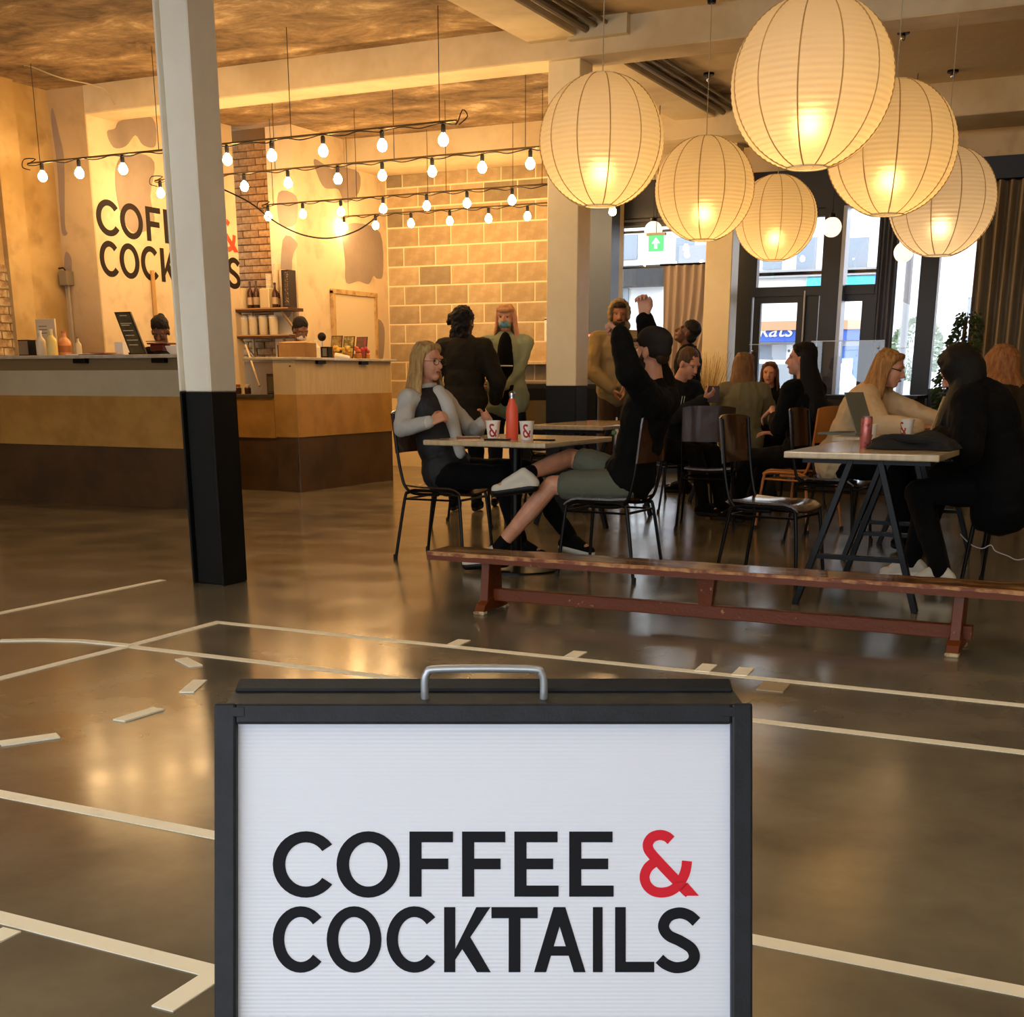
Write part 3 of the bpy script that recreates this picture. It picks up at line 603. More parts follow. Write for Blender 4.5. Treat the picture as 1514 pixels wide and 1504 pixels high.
# rear leaf, hinge plate and handle
def RB(x, y, d):      # rear leaf: mirrored lean, hinged behind the top
    p = org + right * ((x - 715) * u) + Vector((0, 0, 0)); back = Vector((fwd.x, fwd.y, 0)).normalized()
    lean = math.radians(17); dirdown = (Vector((0, 0, -1)) * math.cos(lean) + back * math.sin(lean)); nn = back * math.cos(lean) + Vector((0, 0, 1)) * math.sin(lean)
    q = p + back * 0.066 + Vector((0, 0, 0.0)) + dirdown * (y * u) + nn * d
    return (q.x - org.x, q.y - org.y, q.z)
def rbar(x0, x1, ya, yb, d0=-0.012, d1=0.012):
    vs = [RB(x, y, d) for d in (d0, d1) for x, y in ((x0, yb), (x1, yb), (x1, ya), (x0, ya))]
    return MB().add(vs, [(0,1,2,3),(7,6,5,4),(0,4,5,1),(1,5,6,2),(2,6,7,3),(3,7,4,0)])
yb2 = (org.z / math.cos(math.radians(17))) / u - 12
rl = rbar(331, 1097, -8, 24).build('rear_leaf', M_bframe, sb, smooth=0, bevel=0.002)
rbar(331, 362, 24, yb2).build('rear_side', M_bframe, rl, smooth=0); rbar(1066, 1097, 24, yb2).build('rear_side', M_bframe, rl, smooth=0)
rbar(362, 1066, 24, yb2 - 30, -0.003, 0.003).build('rear_panel', M_corr, rl, smooth=0)
back = Vector((fwd.x, fwd.y, 0)).normalized()
def H3(x, b, z): p = right * ((x - 715) * u) + back * b; return (p.x, p.y, org.z + z)
MB().add([H3(326, 0.012, -0.006), H3(1104, 0.012, -0.006), H3(1098, 0.075, 0.0), H3(332, 0.075, 0.0), H3(326, 0.012, -0.012), H3(1104, 0.012, -0.012), H3(1098, 0.075, -0.006), H3(332, 0.075, -0.006)],
    [(0,1,2,3),(7,6,5,4),(0,4,5,1),(1,5,6,2),(2,6,7,3),(3,7,4,0)]).build('hinge_plate', mat('worn_black_plate', (38, 38, 36), 0.5, rgb2=(60, 58, 52), scale=40, mix=(0.5, 0.7)), sb, smooth=0)
hz = 0.027
hp = [H3(625, 0.035, -0.005), H3(625, 0.035, hz * 0.55), H3(629, 0.035, hz * 0.86), H3(640, 0.035, hz), H3(715, 0.035, hz + 0.001), H3(790, 0.035, hz), H3(801, 0.035, hz * 0.86), H3(805, 0.035, hz * 0.55), H3(805, 0.035, -0.005)]
MB().tube(catmull(hp, 5), 0.0042, 12).build('carry_handle', mat('grey_handle', (165, 168, 172), 0.35, 0.6), sb, label='grey tubular carry handle')
# ================================================================== BAR COUNTERS
M_ctop = mat('counter_top', (196, 186, 165), 0.35, rgb2=(178, 166, 142), scale=12, coat=0.3)
M_cgrey = mat('counter_pale_panel', (192, 180, 148), 0.6, rgb2=(182, 169, 136), scale=2)
M_cply = mat('counter_plywood', (206, 182, 136), 0.55, rgb2=(198, 172, 124), scale=3, stretch=(1, 6, 1))
M_cgold = mat('counter_golden_panel', (184, 138, 66), 0.5, rgb2=(164, 120, 54), scale=3, bump=0.05, bscale=12)
M_ckick = mat('counter_brown_base', (84, 60, 34), 0.5, rgb2=(66, 46, 26), scale=2.5)
lc = thing('bar_counter', 'long bar counter at the left with pale, golden and dark brown bands', 'counter', (-9.98, 8.9, 0))
MB().bx(0, 2.55, -0.06, 0.50, 1.28, 1.31).build('worktop', M_ctop, lc, smooth=0, bevel=0.004)
MB().bx(0, 2.50, 0.0, 0.04, 0.96, 1.18).build('pale_panel', M_cgrey, lc, smooth=0); MB().bx(0, 2.50, 0.02, 0.05, 1.18, 1.28).build('shadow_strip', mat('counter_shade_strip', (124, 102, 66), 0.6), lc, smooth=0)  # darker strip paints in the shade under the worktop overhang
MB().bx(0, 2.50, -0.005, 0.04, 0.52, 0.96).build('golden_panel', M_cgold, lc, smooth=0, bevel=0.002)
MB().bx(0, 2.50, 0.02, 0.05, 0, 0.52).build('brown_base', M_ckick, lc, smooth=0)
MB().bx(2.46, 2.50, 0.04, 0.45, 0.52, 1.28).build('end_panel', M_cgrey, lc, smooth=0); MB().bx(2.46, 2.49, 0.05, 0.45, 0, 0.52).build('end_base', M_ckick, lc, smooth=0)
for x in (1.25, 2.15): MB().bx(x, x + 0.14, -0.04, 0.02, 1.24, 1.28).build('bracket', M_metal, lc, smooth=0, bevel=0.004)
st_ = thing('low_station', 'low work station joining the two counters behind the column', 'counter', (-9.2, 10.76, 0))
MB().bx(0, 1.24, -0.02, 0.6, 0.92, 0.955).build('steel_top', mat('station_top', (92, 86, 76), 0.35, 0.4), st_, smooth=0, bevel=0.003)
MB().bx(0, 1.24, 0.0, 0.03, 0.53, 0.92).build('golden_panel', M_cgold, st_, smooth=0); MB().bx(0, 1.24, 0.02, 0.05, 0, 0.53).build('brown_base', M_ckick, st_, smooth=0)
rc = thing('service_counter', 'right hand service counter end with plywood, golden and dark brown bands', 'counter', (-7.68, 10.76, 0))
MB().bx(-0.62, 0.045, -0.03, 1.86, 1.285, 1.312).build('worktop', M_ctop, rc, smooth=0, bevel=0.004)
MB().bx(-0.03, 0.0, 0.0, 1.80, 0.955, 1.285).build('plywood_panel', M_cply, rc, smooth=0)
MB().bx(-0.27, -0.03, 0.0, 0.03, 0.955, 1.285).build('plywood_end', M_cply, rc, smooth=0)
MB().bx(-0.03, 0.005, -0.005, 1.80, 0.54, 0.955).build('golden_panel', M_cgold, rc, smooth=0, bevel=0.002)
MB().bx(-0.27, -0.03, -0.005, 0.03, 0.54, 0.955).build('golden_end', M_cgold, rc, smooth=0)
MB().bx(-0.03, -0.004, 0.0, 1.80, 0, 0.54).build('brown_base', M_ckick, rc, smooth=0); MB().bx(-0.27, -0.03, 0.005, 0.03, 0, 0.54).build('brown_end', M_ckick, rc, smooth=0)
MB().bx(-0.012, 0.006, -0.012, 0.0, 0, 0.54).build('corner_strip', M_chrome, rc, smooth=0)
for y in (0.35, 1.15): MB().bx(-0.0, 0.035, y, y + 0.14, 1.25, 1.285).build('bracket', M_metal, rc, smooth=0)
MB().lathe([(0.009, 0.0), (0.009, 0.012)], 10).build('cable_hole', M_rubber, rc).location = (-0.06, -0.004, 1.22)
# ---- things on the left counter (top at z 1.31)
CT = 1.31
def atz(px, Y, z): p = at(px, 525, Y); return (p.x, Y, z)
def boxy(name, label, cat, loc, sz, m, rz=0, group=None, bevel=0.003, parts=None):
    t = thing(name, label, cat, loc, rz, group); MB().bx(-sz[0]/2, sz[0]/2, -sz[1]/2, sz[1]/2, 0, sz[2]).build(parts or 'body', m, t, smooth=0, bevel=bevel); return t
M_silver = mat('silver_dispenser', (150, 140, 125), 0.3, 0.6)
t = boxy('napkin_dispenser', 'small silver and black napkin dispenser at the left end of the bar', 'dispenser', atz(43, 9.0, CT), (0.13, 0.12, 0.14), M_black)
MB().bx(-0.058, 0.058, -0.063, -0.06, 0.01, 0.13).build('front_plate', M_silver, t, smooth=0)
M_frost = mat('frosted_plastic', (222, 205, 170), 0.4); M_yel = mat('pale_yellow_liquid', (222, 200, 120), 0.3)
t = boxy('menu_card_holder', 'tall pale card standing on the bar near the left wall', 'card', atz(72, 9.2, CT), (0.24, 0.02, 0.33), M_frost)
for i in range(3): MB().bx(-0.08, 0.02, -0.0105, -0.01, 0.20 + i * 0.03, 0.21 + i * 0.03).build('printed_line', M_silver, t, smooth=0)
def bottle(name, label, loc, h, r, body, cap=None, group=None, liquid=None, cat='bottle', lab2=None):
    t = thing(name, label, cat, loc, 0, group)
    MB().lathe([(r*0.9, 0), (r, 0.01), (r, h*0.55), (r*0.85, h*0.64), (r*0.38, h*0.76), (r*0.33, h*0.93)], 18).build('body', body, t)
    MB().lathe([(r*0.4, h*0.92), (r*0.4, h), (r*0.2, h*1.005)], 12).build('cap', cap or M_black, t)
    if lab2: MB().lathe([(r*1.012, h*0.15), (r*1.012, h*0.42)], 18).build('paper_label', lab2, t)
    return t
bottle('bottle', 'cloudy pump bottle of pale liquid beside the tall card on the bar', atz(62, 9.0, CT), 0.22, 0.045, M_frost, M_paper)
bottle('bottle', 'yellow tinted bottle on the bar in front of the tall card', atz(78, 9.0, CT), 0.23, 0.05, M_yel, M_frost)
bottle('bottle', 'peach coloured squat bottle on the bar right of the yellow one', atz(97, 9.25, CT), 0.22, 0.06, mat('peach_glass', (226, 160, 110), 0.25), mat('peach_cap', (200, 120, 80), 0.5), lab2=mat('amber_label', (176, 110, 60), 0.6))
bottle('bottle', 'small clear dropper bottle on the bar left of the papers', atz(117, 9.3, CT), 0.17, 0.03, mat('clear_plastic', (210, 190, 150), 0.2), mat('grey_pump', (110, 100, 84), 0.5))
t = boxy('paper_stack', 'flat white papers lying on the bar beside the pink notebook', 'papers', atz(125, 9.1, CT), (0.26, 0.2, 0.012), M_paper)
t = boxy('notebook', 'pink covered notebook lying on the bar edge', 'notebook', atz(153, 9.05, CT + 0.012), (0.17, 0.16, 0.014), mat('pink_cover', (196, 128, 108), 0.6)); 
MB().bx(-0.08, 0.083, -0.078, 0.078, 0.002, 0.012).build('pages', M_paper, t, smooth=0)
t = boxy('clipboard', 'dark clipboard under the pink notebook at the bar edge', 'clipboard', atz(150, 9.03, CT), (0.36, 0.2, 0.008), M_black)
boxy('white_carton', 'small white carton behind the leaning menu board', 'box', atz(182, 9.35, CT), (0.1, 0.1, 0.12), M_paper)
# leaning menu board
t = thing('menu_board', 'black framed menu board leaning back on the bar', 'menu board', atz(205, 9.0, CT))
b = MB(); R_ = Matrix.Rotation(math.radians(-14), 3, 'X') @ Matrix.Rotation(math.radians(-9), 3, 'Y')
def rbox(x0, x1, y0_, y1_, z0, z1, R=R_, o=(0,0,0)):
    m = MB().bx(x0, x1, y0_, y1_, z0, z1); m.v = [tuple(R @ Vector(v) + Vector(o)) for v in m.v]; return m
sk = math.radians(-14)
def skew(m):       # the board leans to the left in its own plane
    m.v = [(x - z * 0.42, y, z) for x, y, z in m.v]; return m
skew(MB().bx(-0.08, 0.10, -0.012, 0.006, 0, 0.36)).build('frame', mat('board_frame', (34, 22, 16), 0.45), t, smooth=0)
skew(MB().bx(-0.068, 0.088, -0.014, -0.012, 0.012, 0.348)).build('menu_sheet', mat('menu_olive', (96, 84, 50), 0.5, rgb2=(70, 60, 38), scale=8), t, smooth=0)
for i, (z, a, c) in enumerate(((0.325, -0.03, 0.05), (0.26, -0.055, 0.07), (0.245, -0.05, 0.04), (0.20, -0.055, 0.06), (0.16, -0.05, 0.05), (0.12, -0.055, 0.07), (0.08, -0.05, 0.05))):
    skew(MB().bx(a, c, -0.0155, -0.014, z, z + 0.007)).build('menu_line', M_frost, t, smooth=0)
skew(MB().bx(-0.11, -0.085, -0.0, 0.12, 0.0, 0.02)).build('easel_foot', M_black, t, smooth=0)
t = thing('drip_tray_rack', 'dark red drinks rack on the bar in front of the barista with a bun', 'rack', atz(240, 9.05, CT))
MB().bx(-0.11, 0.12, -0.07, 0.07, 0.085, 0.10).bx(-0.09, 0.06, -0.05, 0.05, 0.03, 0.085).build('body', mat('dark_red_enamel', (92, 24, 18), 0.35), t, smooth=0, bevel=0.006)
MB().bx(-0.05, 0.03, -0.05, 0.05, 0.0, 0.03).build('foot', M_black, t, smooth=0, bevel=0.004); MB().tube([(-0.11, -0.07, 0.11), (0.12, -0.07, 0.11)], 0.004, 6).build('rail', M_chrome, t)
t = thing('white_bowl', 'white bowl on the bar partly hidden by the nearest column', 'bowl', atz(258, 8.98, CT)); MB().lathe([(0.03, 0), (0.06, 0.03), (0.075, 0.07), (0.07, 0.07), (0.05, 0.03), (0.0, 0.02)], 20).build('body', M_paper, t)
# wall box and pipe on the plaster at the left
t = thing('conduit_box', 'grey electrical box with conduit on the plaster left of the text wall', 'switch box', (at(97, 410, 10.14).x, 10.2, at(97, 410, 10.14).z))
MB().bx(-0.055, 0.055, -0.10, 0, -0.08, 0.06).build('housing', mat('grey_plastic', (140, 126, 100), 0.5), t, smooth=0, bevel=0.006); MB().tube([(0, -0.03, -0.08), (0, -0.03, -0.9)], 0.012, 8).build('conduit', mat('pale_cord', (180, 165, 135), 0.6), t)
MB().tube([(0.0, -0.05, 0.06), (-0.02, -0.06, 0.09), (-0.10, -0.06, 0.085)], 0.007, 6).build('lever', M_metal, t)
t = thing('wall_pipe', 'thin ochre pipe running down the text wall behind the barista with a bun', 'pipe', (-9.58, at(224, 430, 1).y, 0))
d_ = ray(225, 400); yy = -9.58 / d_[0] * d_[1]; zz_ = EYE + d_[2] * (-9.58 / d_[0]); t.location = (-9.58, yy, 0)
MB().tube([(0, 0, 1.0), (0, 0, zz_)], 0.022, 8).build('body', mat('ochre_pipe', (196, 150, 80), 0.5), t)
# ---- shelves in the alcove
M_shelf = mat('dark_shelf', (86, 52, 26), 0.45, rgb2=(66, 38, 18), scale=5, stretch=(1, 8, 1))
SX0, SX1 = -9.70, -8.92
def shelf(z, label):
    t = thing('wall_shelf', label, 'shelf', (0, 0, 0)); MB().bx(SX0 - 0.1, SX1 + 0.05, 12.34, 12.64, z - 0.035, z).build('board', M_shelf, t, smooth=0, bevel=0.003)
    MB().bx(SX0 - 0.1, SX1 + 0.05, 12.335, 12.34, z - 0.012, z).build('worn_edge', mat('worn_edge', (196, 150, 92), 0.6), t, smooth=0)
    for x in (SX0 + 0.1, SX1 - 0.08): MB().bar((x, 12.4, z - 0.04), (x, 12.63, z - 0.22), 0.02, 0.02).bx(x - 0.012, x + 0.012, 12.63, 12.655, z - 0.24, z - 0.03).build('bracket', mat('pale_bracket', (196, 162, 108), 0.5), t, smooth=0)
    return t
Z1, Z2 = 1.875, 1.585
shelf(Z1, 'upper wall shelf holding bottles and stacks of cups'); shelf(Z2, 'lower wall shelf holding four white containers')
def sx(px): return at(px, 450, 12.48).x
for i, px in enumerate((360, 373, 388, 403)):
    t = thing('white_container', ('first', 'second', 'third', 'last')[i] + ' from the left of the four white containers on the lower shelf', 'container', (sx(px), 12.48, Z2), 0, 'white containers on the lower shelf')
    MB().lathe([(0.045, 0), (0.048, 0.01), (0.052, 0.19), (0.046, 0.215), (0.0, 0.218)], 18).build('body', mat('ivory_plastic', (226, 205, 160), 0.5), t, smooth=50); MB().lathe([(0.053, 0.185), (0.0535, 0.2)], 18).build('lid_rim', M_paper, t)
boxy('white_carton', 'plain white carton at the left end of the upper shelf', 'box', (sx(359), 12.48, Z1), (0.085, 0.1, 0.23), mat('ivory_plastic', (226, 205, 160), 0.5))
M_bw = mat('brown_glass', (70, 34, 18), 0.2)
M_lb = mat('bottle_label', (190, 160, 120), 0.6)
for px, lab, h in ((369, 'left of the two dark necked bottles on the upper shelf', 0.30), (378, 'right of the two dark necked bottles on the upper shelf', 0.30), (403, 'dark bottle mostly behind the cream bin on the upper shelf', 0.27), (412, 'dark bottle with a white label between the cups and the dark book', 0.27)):
    bottle('bottle', lab, (sx(px), 12.50 if px < 400 else (12.57 if px == 403 else 12.42), Z1), h, 0.035, M_bw, mat('dark_cap', (60, 24, 14), 0.5), 'bottles on the upper shelf', lab2=M_lb)
t = thing('cup_bin', 'cream square bin in the middle of the upper shelf', 'bin', (sx(399), 12.44, Z1)); MB().bx(-0.065, 0.065, -0.06, 0.06, 0, 0.21).build('body', mat('cream_bin', (220, 196, 146), 0.5), t, smooth=0, bevel=0.006)
cup_ring = MB().lathe([(0.034, 0), (0.040, 0.018), (0.042, 0.022), (0.040, 0.024)], 16)
for px, n, lab in ((392, 17, 'tall stack of paper cups, left of the three on the upper shelf'), (402, 22, 'tallest stack of paper cups, middle of the three'), (412, 19, 'tall stack of paper cups, right of the three, in front of the grey wall patch')):
    t = thing('cup_stack', lab, 'cups', (sx(px), 12.58, Z1), 0, 'stacks of cups on the upper shelf'); p0_ = None
    for k in range(n):
        if p0_ is None: p0_ = cup_ring.build('paper_cup', mat('cup_paper', (232, 214, 176), 0.6), t)
        else: share(p0_, t, loc=(random.uniform(-.002, .002), 0, 0.022 * k))
t = thing('menu_folder', 'tall dark patterned folder standing at the right end of the upper shelf', 'folder', (sx(430), 12.46, Z1))
MB().bx(-0.05, 0.05, -0.07, 0.07, 0, 0.40).build('cover', mat('dark_folder', (44, 32, 26), 0.5), t, smooth=0, bevel=0.003); MB().bx(-0.01, 0.045, -0.0725, -0.07, 0.02, 0.38).build('speckled_strip', mat('speckle', (70, 56, 46), 0.5, rgb2=(170, 150, 130), scale=60, mix=(0.55, 0.62)), t, smooth=0)
# items on the low station
t = thing('coffee_grinder', 'dark steel machine on the low station between the counters', 'coffee machine', (at(420, 560, 11.0).x, 11.0, 0.955))
MB().bx(-0.14, 0.12, -0.12, 0.15, 0, 0.20).build('body', mat('machine_grey', (96, 88, 72), 0.4, 0.4), t, smooth=0, bevel=0.01); MB().bx(-0.11, 0.09, -0.125, -0.12, 0.03, 0.17).build('front_panel', mat('machine_panel', (120, 108, 84), 0.35, 0.5), t, smooth=0)
MB().tube(catmull([(0.0, 0, 0.19), (-0.02, 0, 0.27), (0.05, 0, 0.30), (0.10, 0, 0.24), (0.10, 0, 0.19)], 5), 0.008, 6).build('hose', M_rubber, t)
t = thing('broom_handle', 'pale wooden stick leaning on the low station', 'stick', (0, 0, 0)); MB().tube([at(363, 510, 11.3), at(384, 571, 10.9)], 0.010, 8).build('body', mat('pale_wood', (206, 180, 132), 0.5), t)
for px, lab, c in ((352, 'small orange topped jar on the low station beside the column', (180, 80, 40)), (366, 'small white jar on the low station', (220, 200, 170))):
    t = thing('small_jar', lab, 'jar', (at(px, 570, 10.9).x, 10.9, 0.955)); MB().lathe([(0.03, 0), (0.034, 0.01), (0.034, 0.06), (0.02, 0.075)], 14).build('glass', mat('jar_dark', (70, 44, 30), 0.3), t); MB().lathe([(0.024, 0.07), (0.024, 0.095), (0, 0.097)], 14).build('lid', mat('jar_lid_%d' % px, c, 0.5), t)
# ---- things on the right counter
def rz_(px, Yo, back=0.0): d = ray(px, 527); X_ = -7.80 - (Yo - 11.0) * 0.28; return (X_, d[1] * X_ / d[0], 1.312)
t = thing('cardboard_box', 'brown cardboard box on the service counter in front of a barista', 'box', rz_(441, 11.0), math.radians(3))
MB().bx(-0.16, 0.15, -0.11, 0.11, 0, 0.14).build('carton', mat('cardboard', (168, 124, 66), 0.75, rgb2=(152, 110, 58), scale=5), t, smooth=0, bevel=0.004)
MB().add([(-0.16, -0.112, 0.14), (0.15, -0.112, 0.14), (0.14, 0.0, 0.155), (-0.13, 0.0, 0.155), (-0.16, -0.112, 0.136), (0.15, -0.112, 0.136), (0.14, 0.0, 0.151), (-0.13, 0.0, 0.151)], [(0,1,2,3),(7,6,5,4),(0,4,5,1),(1,5,6,2),(2,6,7,3),(3,7,4,0)]).build('lid_flap', mat('cardboard_lid', (190, 146, 86), 0.75), t, smooth=0)
MB().bx(-0.19, -0.162, -0.08, 0.05, 0, 0.12).build('dark_sleeve', mat('maroon_sleeve', (52, 18, 16), 0.6), t, smooth=0)
t = thing('sanitiser_bottle', 'white pump bottle between the cardboard box and the picture cards', 'bottle', rz_(469, 11.15)); MB().lathe([(0.034, 0), (0.037, 0.01), (0.037, 0.10), (0.02, 0.12), (0.014, 0.125)], 18).build('body', M_paper, t); MB().lathe([(0.015, 0.125), (0.015, 0.14), (0.006, 0.145), (0.006, 0.17)], 12).bx(-0.008, 0.008, -0.05, 0.006, 0.168, 0.178).build('pump', M_paper, t)
t = thing('card_reader', 'small dark card machine with a grey screen on the service counter', 'card reader', rz_(483, 11.25)); MB().bx(-0.05, 0.05, -0.04, 0.04, 0, 0.115).build('body', M_black, t, smooth=0, bevel=0.005); MB().bx(-0.022, 0.03, -0.042, -0.04, 0.02, 0.10).build('screen', mat('grey_screen', (96, 96, 98), 0.3), t, smooth=0)
t = thing('camera_ball', 'black rounded gadget on a stalk behind the card machine', 'gadget', rz_(477, 11.4)); MB().ell((0, 0, 0.215), (0.045, 0.045, 0.045)).build('head', M_black, t); MB().tube([(0, 0, 0), (0, 0, 0.18)], 0.008, 8).build('stalk', M_chrome, t)
cards = ((496, 'left of the three leaning picture menu cards', (150, 130, 70), (120, 60, 30)), (514, 'middle of the three leaning picture menu cards', (110, 96, 54), (200, 180, 90)), (533, 'right of the three leaning picture menu cards', (86, 66, 48), (150, 50, 50)))
for i, (px, lab, c, c2) in enumerate(cards):
    t = thing('menu_card', lab, 'menu card', rz_(px, 11.55), 0, 'picture menu cards'); R = Matrix.Rotation(math.radians(-12), 3, 'X')
    m_ = rbox(-0.07, 0.07, -0.004, 0.004, 0.0, 0.24, R); m_.build('board', mat('card_frame', (60, 34, 20), 0.5), t, smooth=0)
    rbox(-0.06, 0.06, -0.007, -0.004, 0.125, 0.23, R).build('picture', mat('card_pic_%d' % i, c, 0.4, rgb2=c2, scale=14, mix=(0.45, 0.6)), t, smooth=0)
    rbox(-0.06, 0.06, -0.007, -0.004, 0.01, 0.115, R).build('picture', mat('card_pic2_%d' % i, c2, 0.4, rgb2=c, scale=18, mix=(0.45, 0.6)), t, smooth=0)
for px, lab, c in ((500, 'yellow fruit jar in front of the left menu card', (214, 172, 70)), (513, 'yellow flowered glass in front of the middle menu card', (222, 190, 96)), (529, 'orange carafe in front of the right menu card', (206, 110, 70)), (541, 'pink and red flower jar at the end of the service counter', (190, 60, 84))):
    t = thing('flower_jar', lab, 'jar', rz_(px, 11.42)); MB().lathe([(0.036, 0), (0.045, 0.012), (0.045, 0.05), (0.034, 0.06)], 16).build('pot', mat('amber_pot', (176, 110, 44), 0.4), t)
    b = MB(); rr = random.Random(px)
    for k in range(7): b.ell((rr.uniform(-.03, .03), rr.uniform(-.03, .03), 0.07 + rr.uniform(0, .05)), (0.022, 0.022, 0.02), seg=8, rings=6)
    b.build('blooms', mat('bloom_%d' % px, c, 0.6), t)
t = thing('paper_roll', 'white paper roll lying in front of the picture cards', 'paper roll', rz_(506, 11.05)); MB().tube([(-0.08, 0.0, 0.03), (0.09, 0, 0.012)], [0.03, 0.013], 14).build('body', M_paper, t)
# ================================================================== BACK WALL DETAILS
def wallitem(name, lab, cat, px0, px1, py0, py1, m, dep=0.02):
    a = at(px0, py0, 14.6); b = at(px1, py1, 14.6); t = thing(name, lab, cat, ((a.x + b.x) / 2, 14.6, (a.z + b.z) / 2)); w, h = abs(b.x - a.x) / 2, abs(a.z - b.z) / 2
    MB().bx(-w, w, -dep, 0.0, -h, h).build('body', m, t, smooth=0); return t, w, h
t, w, h = wallitem('framed_notice', 'white framed notice on the block wall beside the second column', 'notice', 806, 826, 470, 504, M_paper)
MB().bx(-w * .7, w * .5, -0.022, -0.02, -h * .6, h * .5).build('printed_text', mat('notice_print', (150, 140, 110), 0.6, rgb2=(210, 200, 170), scale=60, mix=(0.45, 0.55)), t, smooth=0)
MB().bx(-w, w, -0.024, -0.02, h * .8, h * .93).build('dark_heading', mat('teal_print', (50, 66, 70), 0.5), t, smooth=0)
t, w, h = wallitem('fire_alarm_point', 'red call point box under the framed notice', 'call point', 810, 826, 508, 536, mat('alarm_red', (186, 40, 26), 0.4), 0.04); MB().bx(-w * .5, w * .5, -0.043, -0.04, -h * .3, h * .3).build('white_label', M_paper, t, smooth=0)
t, w, h = wallitem('paper_sheet', 'blank cream paper sheet on the block wall right of the masked woman', 'paper', 764, 780, 500, 526, M_paper, 0.01); MB().bx(-w * .6, -w * .3, -0.012, -0.01, h * .3, h * .5).build('pin', M_red, t, smooth=0)
t = thing('wall_ledge', 'narrow wooden drinks ledge on the block wall', 'ledge', (-6.6, 14.45, 1.27)); MB().bx(-0.6, 0.45, -0.16, 0.16, 0, 0.03).build('board', M_lwood, t, smooth=0); 
for x in (-0.45, 0.3): MB().bx(x, x + 0.03, -0.1, 0.16, -0.14, 0).build('bracket', M_metal, t, smooth=0)
t = thing('dark_sideboard', 'black low sideboard against the block wall left of the second column', 'cabinet', (-6.15, 13.9, 0)); MB().bx(-0.55, 0.5, -0.25, 0.3, 0.0, 1.05).build('carcass', M_black, t, smooth=0, bevel=0.005); MB().bx(-0.54, -0.03, -0.262, -0.25, 0.08, 1.0).build('door', M_metal, t, smooth=0); MB().bx(0.0, 0.49, -0.262, -0.25, 0.08, 1.0).build('door', M_metal, t, smooth=0)
for k, py in enumerate((496, 549)):
    p = at(874, py, 14.43); t = thing('red_strip', ('upper', 'lower')[k] + ' small glowing red strip on the blue-grey pier', 'light', p); MB().bx(-0.05, 0.05, -0.015, 0.0, -0.012, 0.012).build('lens', emitter('red_glow', (1.0, 0.16, 0.08), 2.5), t, smooth=0)  # small strips glowing red on the pier face
# curtains
def curtain(name, label, x0, x1, y, z0, z1, m, folds, taper=0.0, amp=0.05, skewx=0.0, rail=True):
    t = thing(name, label, 'curtain', (0, 0, 0)); n = folds * 10; rows = 14; vs = []; fs = []
    for side in (0, 1):
        for r in range(rows + 1):
            v = r / rows; wv = 1 - taper * v * v
            for k in range(n + 1):
                s = k / n; x = x0 + (x1 - x0) * ((s - 0.5) * wv + 0.5) + skewx * v * v
                yy = y + amp * math.sin(2 * math.pi * folds * s + 0.6 * math.sin(3 * s)) + 0.012 * math.sin(17 * s + 4 * v) + side * 0.004
                vs.append((x, yy, z1 - (z1 - z0) * v))
    N = (rows + 1) * (n + 1)
    for r in range(rows):
        for k in range(n):
            a = r * (n + 1) + k; fs.append((a, a + n + 1, a + n + 2, a + 1)); a += N; fs.append((a, a + 1, a + n + 2, a + n + 1))
    MB().add(vs, fs).build('drape', m, t, smooth=80)
    if rail: MB().tube([(x0 - 0.05, y, z1 + 0.01), (x1 + 0.05, y, z1 + 0.01)], 0.012, 8).build('curtain_rail', M_metal, t)
    return t
M_cur1 = mat('linen_curtain', (184, 166, 148), 0.9, bump=0.1, bscale=120); M_cur2 = mat('heavy_curtain', (150, 132, 104), 0.9, bump=0.1, bscale=120); M_cur3 = mat('grey_sheer', (104, 108, 118), 0.9)
curtain('short_curtain', 'pale beige curtain gathered towards the bottom in the left window', -5.32, -4.62, 14.8, 0.95, 2.36, M_cur1, 7, 0.55, 0.03, -0.16)
curtain('long_curtain', 'heavy beige curtain hanging from the ceiling at the right edge', -1.86, -1.2, 14.55, 0.02, 3.02, M_cur2, 6, 0, 0.06)
curtain('long_curtain', 'second heavy beige curtain, cut by the right edge of the picture', -1.14, 1.2, 14.5, 0.02, 3.05, M_cur2, 15, 0, 0.06)
curtain('grey_sheer_curtain', 'narrow grey curtain hanging right of the doors', -2.88, -2.68, 14.82, 0.4, 2.84, M_cur3, 4, 0, 0.025)
# exit sign
t = thing('exit_sign', 'green emergency exit sign with a white arrow, hanging by the left window', 'exit sign', at(970, 360, 12.9)); MB().bx(-0.08, 0.08, -0.006, 0.006, -0.075, 0.075).build('green_panel', emitter('exit_green', (0.10, 0.78, 0.28), 0.9), t, smooth=0)
b = MB(); ar = lambda x, y, d: (x, -0.006 - d, y)
b.prism([(-0.015, -0.05), (0.015, -0.05), (0.015, 0.0), (0.045, 0.0), (0.0, 0.055), (-0.045, 0.0), (-0.015, 0.0)], ar, 0.003); b.build('white_arrow', emitter('exit_white', (1, 1, 1), 1.3), t, smooth=0)
MB().bx(-0.1, 0.1, -0.02, 0.02, 0.075, 0.1).build('housing', M_white, t, smooth=0); MB().tube([(0, 0, 0.1), (0, 0, ZC - t.location.z)], 0.004, 5).build('stem', M_metal, t)
